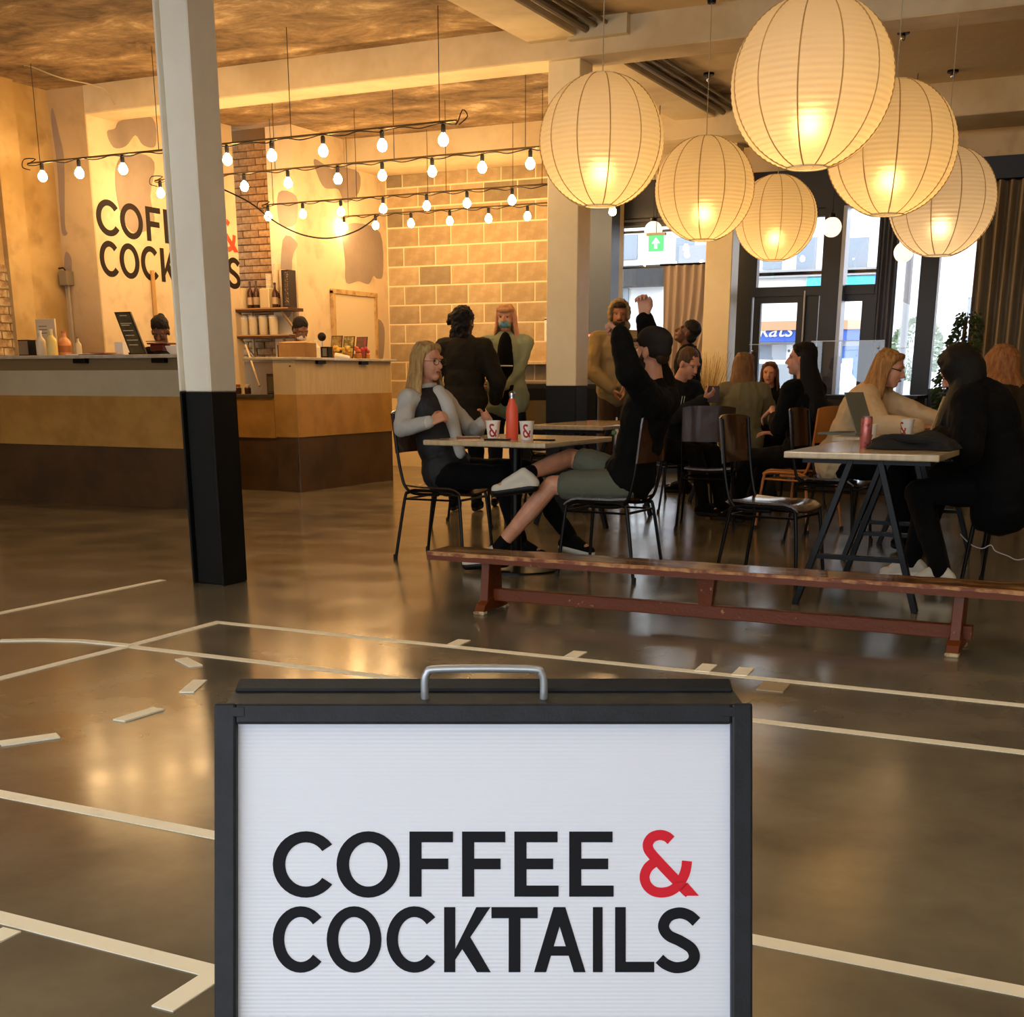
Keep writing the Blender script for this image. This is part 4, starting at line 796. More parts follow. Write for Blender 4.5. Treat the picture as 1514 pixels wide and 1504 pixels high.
# acrylic screens
def screen(px0, px1, pyt, Y, lab, h=0.5):
    a = at(px0, pyt, Y); b_ = at(px1, pyt, Y); t = thing('acrylic_screen', lab, 'screen', ((a.x + b_.x) / 2, Y, a.z - h)); w = (b_.x - a.x) / 2
    MB().bx(-w, w, -0.004, 0.004, 0, h).build('panel', M_acrylic, t, smooth=0)
    MB().bx(-w, w, -0.007, 0.007, h - 0.008, h).build('bright_edge', mat('acrylic_edge', (200, 208, 215), 0.2), t, smooth=0)
    for x in (-w * .85, w * .85):
        for z in (0.1, h - 0.07): MB().ell((x, -0.008, z), (0.013, 0.008, 0.013), seg=8, rings=6).build('bolt', M_chrome, t)
    return t
screen(1108, 1172, 509, 13.35, 'left clear acrylic screen in front of the doors'); screen(1200, 1308, 504, 13.2, 'right clear acrylic screen in front of the doors', 0.52)
t = thing('host_stand', 'long dark low counter carrying the clear acrylic screens', 'counter', (-2.85, 13.35, 0)); MB().bx(-0.98, 0.75, -0.28, 0.32, 0, 0.92).build('body', mat('dark_brown_board', (44, 34, 28), 0.6), t, smooth=0, bevel=0.006); MB().bx(-1.0, 0.77, -0.3, 0.34, 0.92, 0.95).build('top', M_black, t, smooth=0)
for k in range(3): MB().bx(-0.7 + k * 0.5, -0.25 + k * 0.5, -0.286, -0.28, 0.1, 0.85).build('front_board', M_dwood, t, smooth=0)
# ================================================================== PLANTS
t = thing('ivy_topiary', 'tall narrow leafy green plant in front of the curtain at the right window', 'plant', (-1.84, 13.9, 0))
MB().tube([(0, 0, 0.25), (0.03, 0, 1.7)], 0.02, 8).build('stem', mat('bark', (80, 58, 34), 0.8), t)
MB().lathe([(0.10, 0), (0.14, 0.28), (0.15, 0.3), (0.12, 0.3), (0.0, 0.27)], 18).build('pot', M_black, t)
rr = random.Random(3)
def leaf_cloud(n, fn, L, w_):
    b = MB()
    for k in range(n):
        p, d = fn(k); d = d.normalized(); u_, v_ = frame_of(d); a = rr.uniform(0, 6.28); s_ = u_ * math.cos(a) + v_ * math.sin(a); l_ = L * rr.uniform(.6, 1.2)
        b.add([p, p + d * l_ * .5 + s_ * w_, p + d * l_, p + d * l_ * .5 - s_ * w_], [(0, 1, 2, 3)])
    return b
def ivy(k):
    z = rr.uniform(0.6, 1.75); r = 0.05 + 0.13 * math.sin(math.pi * (z - 0.45) / 1.45) ; a = rr.uniform(0, 6.28); return Vector((r * math.cos(a) * rr.uniform(.5, 1) + 0.1 * math.sin(z * 4 + 1) * .6, r * math.sin(a), z)), Vector((math.cos(a), math.sin(a), -0.6))
o = leaf_cloud(1500, ivy, 0.06, 0.014).build('foliage', mat('ivy_green', (70, 92, 40), 0.6, rgb2=(36, 56, 22), scale=12), t, smooth=0); o['kind'] = 'stuff'
t = thing('dried_grass_plant', 'dried pampas grass bundle standing by the left window', 'plant', (-4.42, 13.7, 0)); MB().lathe([(0.12, 0), (0.16, 0.35), (0.17, 0.5), (0.15, 0.5), (0, 0.45)], 18).build('pot', M_black, t)
b = MB()
for k in range(170):
    a = rr.uniform(0, 6.28); r = rr.uniform(0.03, 0.12); q = rr.uniform(.05, .30); h = rr.uniform(0.5, 0.95); p0_ = Vector((r * math.cos(a) * .5, r * math.sin(a) * .5, 0.45)); p2 = Vector((q * math.cos(a), q * math.sin(a), 0.45 + h)); b.tube([p0_, (p0_ + p2) / 2 + Vector((0, 0, 0.08)), p2], [0.003, 0.003, 0.0015], 3)
o = b.build('stalks', mat('dry_grass', (196, 170, 110), 0.8, rgb2=(160, 130, 76), scale=20), t); o['kind'] = 'stuff'
# ================================================================== TABLES
TT = 0.77
def make_table(loc, rz, w, L, label, top=M_lwood, group='trestle tables'):
    t = thing('trestle_table', label, 'table', loc, rz, group)
    MB().bx(-w/2, w/2, -L/2, L/2, TT - 0.032, TT).build('table_top', top, t, smooth=0, bevel=0.006, bseg=2)
    for e in (-1, 1):
        y = e * (L / 2 - 0.16)
        for s in (-1, 1): MB().bar((s * 0.07, y, TT - 0.04), (s * 0.30, y + e * 0.03, 0.0), 0.03, 0.045, up=(0, 1, 0)).build('leg', M_metal, t, smooth=0, bevel=0.002)
        MB().bar((-0.225, y + e * .02, 0.25), (0.225, y + e * .02, 0.25), 0.022, 0.035, up=(0, 1, 0)).build('cross_rail', M_metal, t, smooth=0)
        MB().bx(-w/2 + 0.06, w/2 - 0.06, y - 0.02, y + 0.02, TT - 0.06, TT - 0.032).build('top_rail', M_metal, t, smooth=0)
    return t
R1 = make_table((-1.24, 7.0, 0), math.radians(-1), 0.74, 1.36, 'light trestle table at the right carrying the pink can and black coat')
t = thing('pedestal_table', 'light pedestal table carrying the orange bottle, left of the man in the cap', 'table', (-3.40, 7.02, 0), math.radians(-2))
MB().bx(-0.40, 0.40, -0.46, 0.46, TT - 0.03, TT).build('table_top', M_lwood, t, smooth=0, bevel=0.008, bseg=2)
MB().tube([(0, -0.05, 0.03), (0, -0.05, TT - 0.05)], 0.032, 14).build('post', M_metal, t); MB().lathe([(0.25, 0), (0.25, 0.012), (0.06, 0.03), (0.035, 0.06)], 30, (0.05, -0.10, 0)).build('base_disc', M_metal, t)
MB().bx(-0.2, 0.2, -0.2, 0.2, TT - 0.05, TT - 0.03).build('top_plate', M_metal, t, smooth=0)
make_table((-4.0, 9.66, 0), 0, 0.62, 1.25, 'plain light trestle table behind the orange bottle table, in front of the second column')
make_table((-3.52, 11.95, 0), 0, 0.76, 1.1, 'far light trestle table with the beige laptop')
make_table((-1.35, 8.62, 0), math.radians(-3), 0.78, 1.2, 'light trestle table behind the right one, between the cream jumper and black haired women')
# ================================================================== CHAIRS
def make_chair(label, mseat, mback, mmetal=M_metal):
    t = thing('tubular_chair', label, 'chair', (0, 0, 0), 0, None)
    sz = 0.435
    b = MB(); nx, ny = 8, 10; vs = []; fs = []
    for s_ in (0, 1):
        for j in range(ny + 1):
            y = -0.19 + 0.40 * j / ny; v = j / ny
            for i in range(nx + 1):
                x = (-0.19 + 0.38 * i / nx) * (0.94 + 0.06 * v); z = sz + 0.012 + 0.012 * (2 * i / nx - 1) ** 2 - (0.035 * ((v - .8) / .2) ** 2 if v > .8 else 0) + 0.010 * max(0, .3 - v) / .3 - s_ * 0.011
                vs.append((x, y, z))
    N = (nx + 1) * (ny + 1)
    for j in range(ny):
        for i in range(nx):
            a = j * (nx + 1) + i; fs.append((a, a + 1, a + nx + 2, a + nx + 1)); fs.append((a + N, a + N + nx + 1, a + N + nx + 2, a + N + 1))
    edge = [j * (nx+1) for j in range(ny + 1)] + [ny * (nx+1) + i for i in range(1, nx + 1)] + [j * (nx+1) + nx for j in range(ny - 1, -1, -1)] + [i for i in range(nx - 1, 0, -1)]
    for k in range(len(edge)): a, c = edge[k], edge[(k+1) % len(edge)]; fs.append((a, c, c + N, a + N))
    MB().add(vs, fs).build('seat', mseat, t, smooth=50)
    vs = []; fs = []; nx, nz = 10, 5
    for s_ in (0, 1):
        for j in range(nz + 1):
            for i in range(nx + 1):
                u_ = 2 * i / nx - 1; v = j / nz; x = 0.195 * u_; y = -0.235 - 0.03 * v - 0.03 * (1 - u_ * u_) - s_ * 0.010; z = 0.66 + 0.26 * v - 0.015 * (abs(u_) ** 4) * (1 if j == nz else 0); vs.append((x, y, z))
    N = (nx + 1) * (nz + 1)
    for j in range(nz):
        for i in range(nx): a = j * (nx + 1) + i; fs.append((a + 1, a, a + nx + 1, a + nx + 2)); fs.append((a + N, a + N + 1, a + N + nx + 2, a + N + nx + 1))
    edge = [j * (nx+1) for j in range(nz + 1)] + [nz * (nx+1) + i for i in range(1, nx + 1)] + [j * (nx+1) + nx for j in range(nz - 1, -1, -1)] + [i for i in range(nx - 1, 0, -1)]
    for k in range(len(edge)): a, c = edge[k], edge[(k+1) % len(edge)]; fs.append((c, a, a + N, c + N))
    MB().add(vs, fs).build('backrest', mback, t, smooth=50)
    for s_ in (-1, 1):
        x = s_ * 0.185; xo = s_ * 0.215
        lg_ = MB().tube(catmull([(xo, 0.235, 0.0), (x + s_*0.004, 0.20, sz - 0.06), (x, 0.175, sz - 0.015), (x, 0.13, sz)], 4) + [(x, 0.0, sz)], 0.0105, 8).build('leg', mmetal, t)
        MB().lathe([(0.014, 0), (0.014, 0.025), (0.011, 0.03)], 10, (s_ * 0.2155, 0.236, 0)).build('rubber_foot', M_rubber, lg_)
        lg_ = MB().tube([(x, 0.02, sz)] + catmull([(x, -0.12, sz), (x, -0.165, sz - 0.015), (x + s_*0.004, -0.19, sz - 0.06), (xo, -0.25, 0.0)], 4), 0.0105, 8).build('leg', mmetal, t)
        MB().tube(catmull([(x * .97, 0.05, sz - 0.022), (x * .97, -0.12, sz - 0.02), (x * .99, -0.185, sz + 0.02), (x, -0.212, sz + 0.10), (x, -0.235, 0.66), (x, -0.262, 0.90)], 5), 0.010, 8).build('back_upright', mmetal, t)
        MB().tube([(x, 0.19, sz - 0.055), (x, -0.185, sz - 0.055)], 0.007, 6).build('side_rail', mmetal, t)
        MB().lathe([(0.014, 0), (0.014, 0.025), (0.011, 0.03)], 10, (s_ * 0.2155, -0.252, 0)).build('rubber_foot', M_rubber, lg_)
    for y in (0.19, -0.185): MB().tube([(-0.185, y, sz - 0.055), (0.185, y, sz - 0.055)], 0.008, 6).build('cross_rail', mmetal, t)
    return t
def face(dx, dy): return math.atan2(dy, dx) - math.pi / 2
M_seatb = mat('seat_ply_shiny', (70, 44, 26), 0.2, rgb2=(52, 32, 19), scale=4, stretch=(1, 10, 1), coat=0.3)
chair0 = make_chair('dark ply and black tube chair pulled up empty to the right trestle table', M_seatb, M_seatb)
chair0.location = (-1.86, 7.12, 0); chair0.rotation_euler = (0, 0, face(1, -0.12)); chair0['group'] = 'dark tubular cafe chairs'
GC = 'dark tubular cafe chairs'
dup(chair0, (-4.02, 7.20, 0), face(1, 0.02), 'dark tubular chair under the blonde woman in glasses', GC)
dup(chair0, (-2.78, 6.95, 0), face(-1, 0.05), 'dark tubular chair under the man in the black cap', GC)
dup(chair0, (-3.02, 9.55, 0), face(-0.25, 1), 'empty dark tubular chair in the middle of the room, back to the viewer', GC)
dup(chair0, (-3.66, 10.75, 0), face(0.8, 0.6), 'dark tubular chair under the short haired man reading his phone', GC)
dup(chair0, (-1.95, 8.98, 0), face(1, -0.1), 'dark tubular chair under the woman in the cream jumper', GC)
dup(chair0, (-0.58, 7.42, 0), face(-1, 0.15), 'dark tubular chair in the right foreground under the black haired woman', GC)
dup(chair0, (-0.72, 8.82, 0), face(-1, 0.1), 'dark tubular chair under the person at the right edge', GC)
dup(chair0, (-3.25, 12.75, 0), face(-0.1, -1), 'dark tubular chair under the girl facing the viewer', GC)
dup(chair0, (-2.85, 11.35, 0), face(-1, 0.4), 'dark tubular chair beside the far table, right side', GC)
dup(chair0, (-4.35, 11.9, 0), face(1, 0.0), 'dark tubular chair left of the far laptop table', GC)
dup(chair0, (-1.95, 10.9, 0), face(0.2, -1), 'dark tubular chair standing empty behind the long black haired woman', GC)
dup(chair0, (-4.75, 8.9, 0), face(1, 0.2), 'dark tubular chair in front of the standing person in the dark coat', GC)
oc = make_chair('olive backed chair behind the orange bottle, near the second column', mat('olive_fabric', (120, 96, 52), 0.7), mat('olive_fabric', (120, 96, 52), 0.7)); oc.location = (-4.92, 11.0, 0); oc.rotation_euler = (0, 0, face(0.2, 1))
wc_ = make_chair('honey coloured wooden chair under the long black haired woman', mat('honey_wood', (190, 118, 52), 0.4), mat('honey_wood', (190, 118, 52), 0.4), mat('honey_wood', (190, 118, 52), 0.4)); wc_.location = (-2.36, 9.74, 0); wc_.rotation_euler = (0, 0, face(-0.85, 0.35))
# ================================================================== GYM BENCHES
M_bred = mat('worn_red_varnish', (104, 48, 14), 0.42, rgb2=(168, 118, 74), scale=26, mix=(0.66, 0.72), bump=0.12, bscale=60, spec=0.3)
def bench_top_mat():
    m = bpy.data.materials.new('worn_bench_top'); m.use_nodes = True; n = m.node_tree.nodes; l = m.node_tree.links; b = n['Principled BSDF']
    tc = n.new('ShaderNodeTexCoord'); mp = n.new('ShaderNodeMapping'); mp.inputs['Scale'].default_value = (1.2, 9, 1); l.new(tc.outputs['Object'], mp.inputs[0])
    t = n.new('ShaderNodeTexNoise'); t.inputs['Scale'].default_value = 3.2; t.inputs['Detail'].default_value = 8; t.inputs['Roughness'].default_value = 0.7; l.new(mp.outputs[0], t.inputs['Vector'])
    r = n.new('ShaderNodeValToRGB'); e = r.color_ramp.elements; e[0].position = 0.40; e[0].color = (*lin((84, 48, 28)), 1); e[1].position = 0.58; e[1].color = (*lin((208, 160, 98)), 1); k = e.new(0.49); k.color = (*lin((120, 74, 40)), 1)
    l.new(t.outputs['Fac'], r.inputs[0]); l.new(r.outputs[0], b.inputs['Base Color']); b.inputs['Roughness'].default_value = 0.2; b.inputs['Coat Weight'].default_value = 0.8; b.inputs['Coat Roughness'].default_value = 0.08
    return m
M_btop = bench_top_mat(); M_bedge = mat('chipped_edge', (190, 138, 84), 0.5, rgb2=(120, 60, 34), scale=14, stretch=(1, 4, 1), mix=(0.4, 0.6)); M_felt = mat('pale_foot_pad', (206, 188, 150), 0.8, rgb2=(140, 104, 66), scale=20, mix=(0.5, 0.65))
def make_bench(loc, rz, xa, xb, label, legs):
    t = thing('gym_bench', label, 'bench', loc, rz)
    n = 60; zt = 0.292; vs = []; fs = []; rb = random.Random(5)
    for k in range(n + 1):
        x = xa + (xb - xa) * k / n; e1 = rb.uniform(-.0015, .0015); e2 = rb.uniform(-.0015, .0015); c = rb.choice((0, 0, 0, .003, .005))
        vs += [(x, -0.115 + e1, zt - 0.042), (x, -0.117 + e1, zt - 0.006 - c), (x, -0.111 + e1 + c, zt), (x, 0.111, zt + e2), (x, 0.116, zt - 0.006), (x, 0.115, zt - 0.042)]
    for k in range(n):
        for j in range(6): a = k * 6 + j; b_ = k * 6 + (j + 1) % 6; fs.append((b_, a, a + 6, b_ + 6))
    fs += [tuple(range(6)), tuple(range(n * 6 + 5, n * 6 - 1, -1))]
    o = MB().add(vs, fs).build('seat_plank', M_btop, t, smooth=30)
    MB().bx(xa + 0.004, xb - 0.004, -0.119, -0.1145, zt - 0.041, zt - 0.012).build('red_front_face', M_bred, t, smooth=0)
    vs2 = []; fs2 = []
    for k in range(n + 1):
        x = xa + (xb - xa) * k / n; c = rb.uniform(0, .006); vs2 += [(x, -0.1195, zt - 0.013 - c), (x, -0.1195, zt - 0.003), (x, -0.112 + c, zt + 0.0006)]
    for k in range(n):
        for j in range(2): a = k * 3 + j; fs2.append((a + 1, a, a + 3, a + 4))
    MB().add(vs2, fs2).build('chipped_edge', M_bedge, t, smooth=0)
    for x in legs:
        if x == 'mid': continue
        MB().add([(x - .022, -.085, .05), (x + .022, -.085, .05), (x + .022, .085, .05), (x - .022, .085, .05), (x - .022, -.062, zt - .04), (x + .022, -.062, zt - .04), (x + .022, .062, zt - .04), (x - .022, .062, zt - .04)], [(0,3,2,1),(4,5,6,7),(0,1,5,4),(1,2,6,5),(2,3,7,6),(3,0,4,7)]).build('leg', M_bred, t, smooth=0, bevel=0.003)
        MB().add([(x - .026, -.135, .012), (x + .026, -.135, .012), (x + .026, .135, .012), (x - .026, .135, .012), (x - .026, -.115, .045), (x + .026, -.115, .045), (x + .026, .115, .045), (x - .026, .115, .045), (x - .026, -.06, .075), (x + .026, -.06, .075), (x + .026, .06, .075), (x - .026, .06, .075)],
                 [(0,3,2,1),(0,1,5,4),(1,2,6,5),(2,3,7,6),(3,0,4,7),(4,5,9,8),(5,6,10,9),(6,7,11,10),(7,4,8,11),(8,9,10,11)]).build('foot', M_bred, t, smooth=0, bevel=0.002)
        for s_ in (-1, 1): MB().bx(x - .029, x + .029, s_ * .12 - .022, s_ * .12 + .022, 0, .016).build('foot_pad', M_felt, t, smooth=0, bevel=0.004)
    MB().bx(legs[0] - 0.02, legs[-1] + 0.06, -0.02, 0.02, 0.055, 0.115).build('lower_beam', M_bred, t, smooth=0, bevel=0.003)
    mid = (legs[0] + legs[-1]) / 2
    MB().add([(mid - .03, -.02, .11), (mid + .03, -.02, .11), (mid + .03, .02, .11), (mid - .03, .02, .11), (mid - .045, -.03, zt - .04), (mid + .045, -.03, zt - .04), (mid + .045, .03, zt - .04), (mid - .045, .03, zt - .04)], [(0,3,2,1),(4,5,6,7),(0,1,5,4),(1,2,6,5),(2,3,7,6),(3,0,4,7)]).build('centre_post', M_bred, t, smooth=0)
    return t
make_bench((0, 5.58, 0), 0, -3.16, -0.36, 'long low worn red gym bench in front of the tables', [-2.86, -0.64])
make_bench((0, 5.66, 0), math.radians(0), -0.345, 2.4, 'second worn gym bench continuing past the right edge', [0.0, 2.1])
# ================================================================== THINGS ON THE TABLES
def cup(loc, label, group='white paper cups with a red ampersand', view=(0.4, -1), cr=M_red, h=0.105, r=0.044, body=M_paper):
    t = thing('paper_cup', label, 'cup', loc, 0, group)
    MB().lathe([(r*0.70, 0.0), (r*0.72, 0.003), (r*0.985, h - 0.004), (r*1.04, h - 0.003), (r*1.04, h), (r*0.96, h), (r*0.69, 0.006), (0, 0.006)], 26).build('body', body, t, smooth=50)
    an = math.atan2(view[1], view[0])
    def fn(x, y, d):       # the red ampersand printed large around the cup
        v = (1327 - y) / 97.0; z = 0.012 + v * (h - 0.03); rad = r * (0.70 + 0.285 * z / h) + 0.0004 + d; q = an + (x - 988) / 60.0 * 1.0
        return (rad * math.cos(q), rad * math.sin(q), z)
    b = MB()
    for p in AMP[:-1]:
        p = [(x, y) for x, y in p]; s = sum(p[i][0] * p[(i+1) % len(p)][1] - p[(i+1) % len(p)][0] * p[i][1] for i in range(len(p)))
        b.prism(p if s < 0 else p[::-1], fn, 0.0004)
    b.build('printed_ampersand', cr, t, smooth=0)
    return t
M_red2 = mat('cup_print_red', (168, 34, 34), 0.5)
cup((-3.50, 6.86, TT), 'white paper cup with red ampersand left of the orange bottle', cr=M_red2, view=(0.55, -1)); cup((-3.28, 6.86, TT), 'white paper cup with red ampersand right of the orange bottle', cr=M_red2, view=(0.55, -1))
t = thing('water_bottle', 'matt coral orange water bottle with steel cap on the table', 'bottle', (-3.385, 6.88, TT))
MB().lathe([(0.033, 0), (0.036, 0.004), (0.036, 0.15), (0.033, 0.175), (0.022, 0.21), (0.0165, 0.228), (0.0165, 0.232)], 26).build('body', mat('coral_orange', (232, 92, 62), 0.45), t, smooth=50)
MB().lathe([(0.0145, 0.23), (0.0145, 0.245), (0.018, 0.247), (0.018, 0.262), (0.0, 0.263)], 18).build('steel_cap', M_chrome, t)
MB().tube([(0.018 * math.cos(a), 0, 0.258 + 0.014 * math.sin(a)) for a in [math.pi * k / 8 for k in range(9)]], 0.003, 6).build('carry_loop', M_chrome, t)
def flat(name, lab, cat, loc, sz, m, rz=0): return boxy(name, lab, cat, loc, sz, m, rz, bevel=0.003)
flat('phone', 'black phone lying on the table beside the orange bottle', 'phone', (-3.40, 6.72, TT), (0.15, 0.07, 0.009), M_black, 0.3)
flat('phone', 'brown cased phone on the table in front of the blonde woman', 'phone', (-3.66, 6.85, TT), (0.14, 0.07, 0.012), mat('brown_case', (120, 72, 40), 0.5), 0.4)
flat('wallet', 'dark flat wallet near the right corner of the orange bottle table', 'wallet', (-3.14, 6.80, TT), (0.12, 0.06, 0.009), M_black, -0.2)
M_lapb = mat('laptop_beige', (150, 132, 100), 0.4, 0.3)
def laptop(loc, rz, lab, m, lean=18, w=0.30, h=0.20, screen=M_black):
    t = thing('laptop', lab, 'laptop', loc, rz); MB().bx(-w/2, w/2, -h/2, h/2, 0, 0.014).build('base', m, t, smooth=0, bevel=0.002)
    MB().bx(-w*0.44, w*0.44, -h*0.1, h*0.38, 0.014, 0.0155).build('keyboard', M_black, t, smooth=0)
    R = Matrix.Rotation(math.radians(lean), 3, 'X'); o = (0, -h/2, 0.012)
    rbox(-w/2, w/2, -0.007, 0.0, 0, h * 1.02, R, o).build('lid', m, t, smooth=0, bevel=0.002); rbox(-w*.47, w*.47, 0.0, 0.0012, 0.01, h * .98, R, o).build('screen', screen, t, smooth=0); return t
laptop((-3.38, 11.62, TT), math.radians(4), 'open beige laptop seen from behind on the far table', M_lapb, 14, 0.36, 0.24)
laptop((-1.25, 8.10, TT), math.radians(72), 'open pale laptop seen edge on beside the white cup', mat('laptop_pale', (205, 176, 128), 0.45), 18, 0.32, 0.24)
laptop((-1.76, 8.40, TT), math.radians(76), 'thin grey laptop lid standing open left of the pink can', mat('laptop_greygreen', (112, 120, 112), 0.4), -22, 0.26, 0.26, mat('lid_print', (96, 106, 100), 0.5, rgb2=(130, 138, 128), scale=20))
cup((-1.36, 8.25, TT), 'white paper cup with red mark before the blonde woman in cream', cr=M_red2, view=(-0.6, -1))
cup((-1.385, 7.20, TT), 'white paper cup behind the pink can, half behind the black coat', cr=M_red2, view=(0.2, -1))
cup((-3.13, 11.55, TT), 'orange and red patterned paper cup on the far table', None, body=mat('cup_orange_print', (232, 120, 84), 0.5, rgb2=(170, 40, 30), scale=30, mix=(0.48, 0.52)), cr=M_red2, view=(-0.3, -1))
t = thing('drinks_can', 'tall pink drinks can at the front of the right table', 'can', (-1.33, 6.84, TT)); MB().lathe([(0.025, 0), (0.029, 0.006), (0.029, 0.145), (0.026, 0.153), (0.027, 0.156), (0.024, 0.154), (0, 0.152)], 22).build('body', mat('pink_can', (190, 110, 104), 0.3, 0.4, rgb2=(140, 70, 66), scale=30, mix=(0.5, 0.6)), t, smooth=40); MB().lathe([(0.0262, 0.1525), (0.0272, 0.157)], 22).build('rim', M_chrome, t)
t = thing('folded_coat', 'black coat heaped on the right table', 'coat', (-1.08, 6.88, TT)); b = MB()
rc_ = random.Random(9); vs = []; fs = []; nx, ny = 26, 16
for j in range(ny + 1):
    for i in range(nx + 1):
        u_, v_ = 2 * i / nx - 1, 2 * j / ny - 1; e = max(0, 1 - abs(u_) ** 3.2) * max(0, 1 - abs(v_) ** 3); z = 0.004 + 0.085 * e ** .6 * (0.72 + 0.2 * math.sin(5 * u_ + 2 * v_) + 0.12 * math.sin(9 * v_ - 4 * u_)); vs.append((u_ * 0.215 + 0.015 * math.sin(3 * v_), v_ * 0.20 + 0.02 * math.sin(5 * u_), z))
for j in range(ny):
    for i in range(nx): a = j * (nx + 1) + i; fs.append((a, a + 1, a + nx + 2, a + nx + 1))
ring = [i for i in range(nx + 1)] + [j * (nx + 1) + nx for j in range(1, ny + 1)] + [ny * (nx + 1) + i for i in range(nx - 1, -1, -1)] + [j * (nx + 1) for j in range(ny - 1, 0, -1)]; fs.append(tuple(ring[::-1]))
MB().add(vs, fs).build('cloth', mat('black_fabric', (14, 14, 14), 0.9, bump=0.3, bscale=60), t, smooth=80); MB().tube(catmull([(-0.19, -0.12, 0.03), (-0.1, -0.155, 0.055), (0.05, -0.16, 0.05), (0.17, -0.14, 0.035)], 5), 0.022, 8).build('sleeve', mat('black_fabric', (14, 14, 14), 0.9), t)
flat('notepad', 'open white notepad on the table under the black haired woman\'s arms', 'notepad', (-1.02, 7.98, TT), (0.22, 0.15, 0.008), M_paper, 0.2)
t = thing('backpack', 'black bag on the floor under the far laptop table', 'bag', (-3.05, 10.9, 0)); MB().ell((0, 0, 0.2), (0.2, 0.13, 0.2)).build('body', mat('black_nylon', (12, 12, 14), 0.7), t); MB().tube(catmull([(-0.05, -0.05, 0.38), (0, -0.06, 0.45), (0.05, -0.05, 0.38)], 5), 0.008, 6).build('handle', M_black, t); MB().ell((0, -0.1, 0.14), (0.13, 0.06, 0.1)).build('front_pocket', mat('black_nylon', (12, 12, 14), 0.7), t)
t = thing('charging_cable', 'thin white charging cable looping under the right foreground chair', 'cable', (0, 0, 0))
MB().tube(catmull([at(1420, 790, 7.35), at(1435, 805, 7.3), at(1452, 811, 7.3), at(1465, 806, 7.3), at(1472, 815, 7.3), at(1490, 822, 7.25), at(1505, 828, 7.2), at(1530, 822, 7.2)], 5), 0.0028, 5).build('wire', mat('white_wire', (200, 190, 180), 0.5), t)
# ================================================================== PEOPLE
def cloth(name, rgb, rough=0.9, bs=180, b=0.15):
    if max(rgb) < 30: rgb = tuple(int(x * 0.62) for x in rgb)
    return mat(name, rgb, rough, bump=b, bscale=bs, spec=0.15)
SK_A = mat('skin_fair', (206, 150, 118), 0.5, rgb2=(196, 136, 106), scale=12); SK_B = mat('skin_tan', (178, 122, 84), 0.5, rgb2=(166, 108, 74), scale=12); SK_C = mat('skin_brown', (104, 64, 42), 0.5, rgb2=(92, 54, 36), scale=12)
M_eye = mat('eye_white', (176, 164, 152), 0.4); M_iris = mat('iris_dark', (30, 20, 14), 0.2); M_lip = mat('lip', (168, 84, 78), 0.5)
def hairm(name, c1, c2): return mat(name, c1, 0.6, rgb2=c2, scale=8, stretch=(6, 6, 0.6), mix=(0.35, 0.65), bump=0.5, bscale=30, spec=0.25)
FOLD = bpy.data.textures.new('fold_noise', 'CLOUDS'); FOLD.noise_scale = 0.09
HAIRT = bpy.data.textures.new('hair_noise', 'CLOUDS'); HAIRT.noise_scale = 0.03
def skinned(b, name, m, parent, off, vox=0.01, it=4, fold=0.0, tex=None, label=None):
    o = b.build(name, m, parent, smooth=0, off=off, label=label)
    r = o.modifiers.new('remesh', 'REMESH'); r.mode = 'VOXEL'; r.voxel_size = vox; r.use_smooth_shade = True
    if it: s = o.modifiers.new('smooth', 'SMOOTH'); s.factor = 0.5; s.iterations = it
    if fold: d = o.modifiers.new('folds', 'DISPLACE'); d.texture = tex or FOLD; d.strength = fold; d.mid_level = 0.5; d.texture_coords = 'LOCAL'
    return o
def basis(f, up=(0, 0, 1)):
    f = Vector(f).normalized(); r = f.cross(Vector(up)).normalized(); u_ = r.cross(f); return Matrix((r, f, u_)).transposed()
def ik(a, c, l1, l2, pole):
    a, c, pole = Vector(a), Vector(c), Vector(pole); d = c - a; L = min(d.length, (l1 + l2) * 0.999); dn = d.normalized()
    x = (l1 * l1 - l2 * l2 + L * L) / (2 * L); h = math.sqrt(max(0, l1 * l1 - x * x)); p = pole - a; p = p - dn * p.dot(dn)
    if p.length < 1e-4: p = Vector((0, 0, -1))
    return a + dn * x + p.normalized() * h
def add_hand(b, w, tip, nrm, curl=0.5, sc=1.0, thumb=1):
    """palm plus five fingers; w wrist, tip towards the fingertips, nrm out of the palm"""
    w = Vector(w); d = (Vector(tip) - w).normalized(); n = Vector(nrm); n = (n - d * n.dot(d)).normalized(); s = d.cross(n) * thumb
    P0 = w + d * 0.012 * sc; K = w + d * 0.088 * sc
    for q in (-0.026, -0.009, 0.009, 0.026): b.cap(P0 + s * q * .7 * sc, K + s * q * sc, 0.0145 * sc, 0.0125 * sc, 8)
    for i, (q, L) in enumerate(((0.028, .070), (0.0095, .079), (-0.0095, .073), (-0.028, .056))):
        p = K + s * q * sc; a = curl * 0.5
        for seg, fr in enumerate((.45, .32, .25)):
            dd = (d * math.cos(a) + n * math.sin(a) + s * q * 2.0).normalized(); p2 = p + dd * L * fr * sc; b.cap(p, p2, (0.0098 - .0012 * seg) * sc, (0.0088 - .0012 * seg) * sc, 8); p = p2; a += curl * (0.95 + .08 * i)
    p = w + d * 0.03 * sc + s * 0.026 * sc; a = 0.75
    for seg, L in enumerate((.042, .034, .026)):
        dd = (d * math.cos(a) + s * math.sin(a) + n * (0.25 + curl * .45 * seg)).normalized(); p2 = p + dd * L * sc; b.cap(p, p2, (0.0125 - .0014 * seg) * sc, (0.011 - .0014 * seg) * sc, 8); p = p2; a -= 0.25
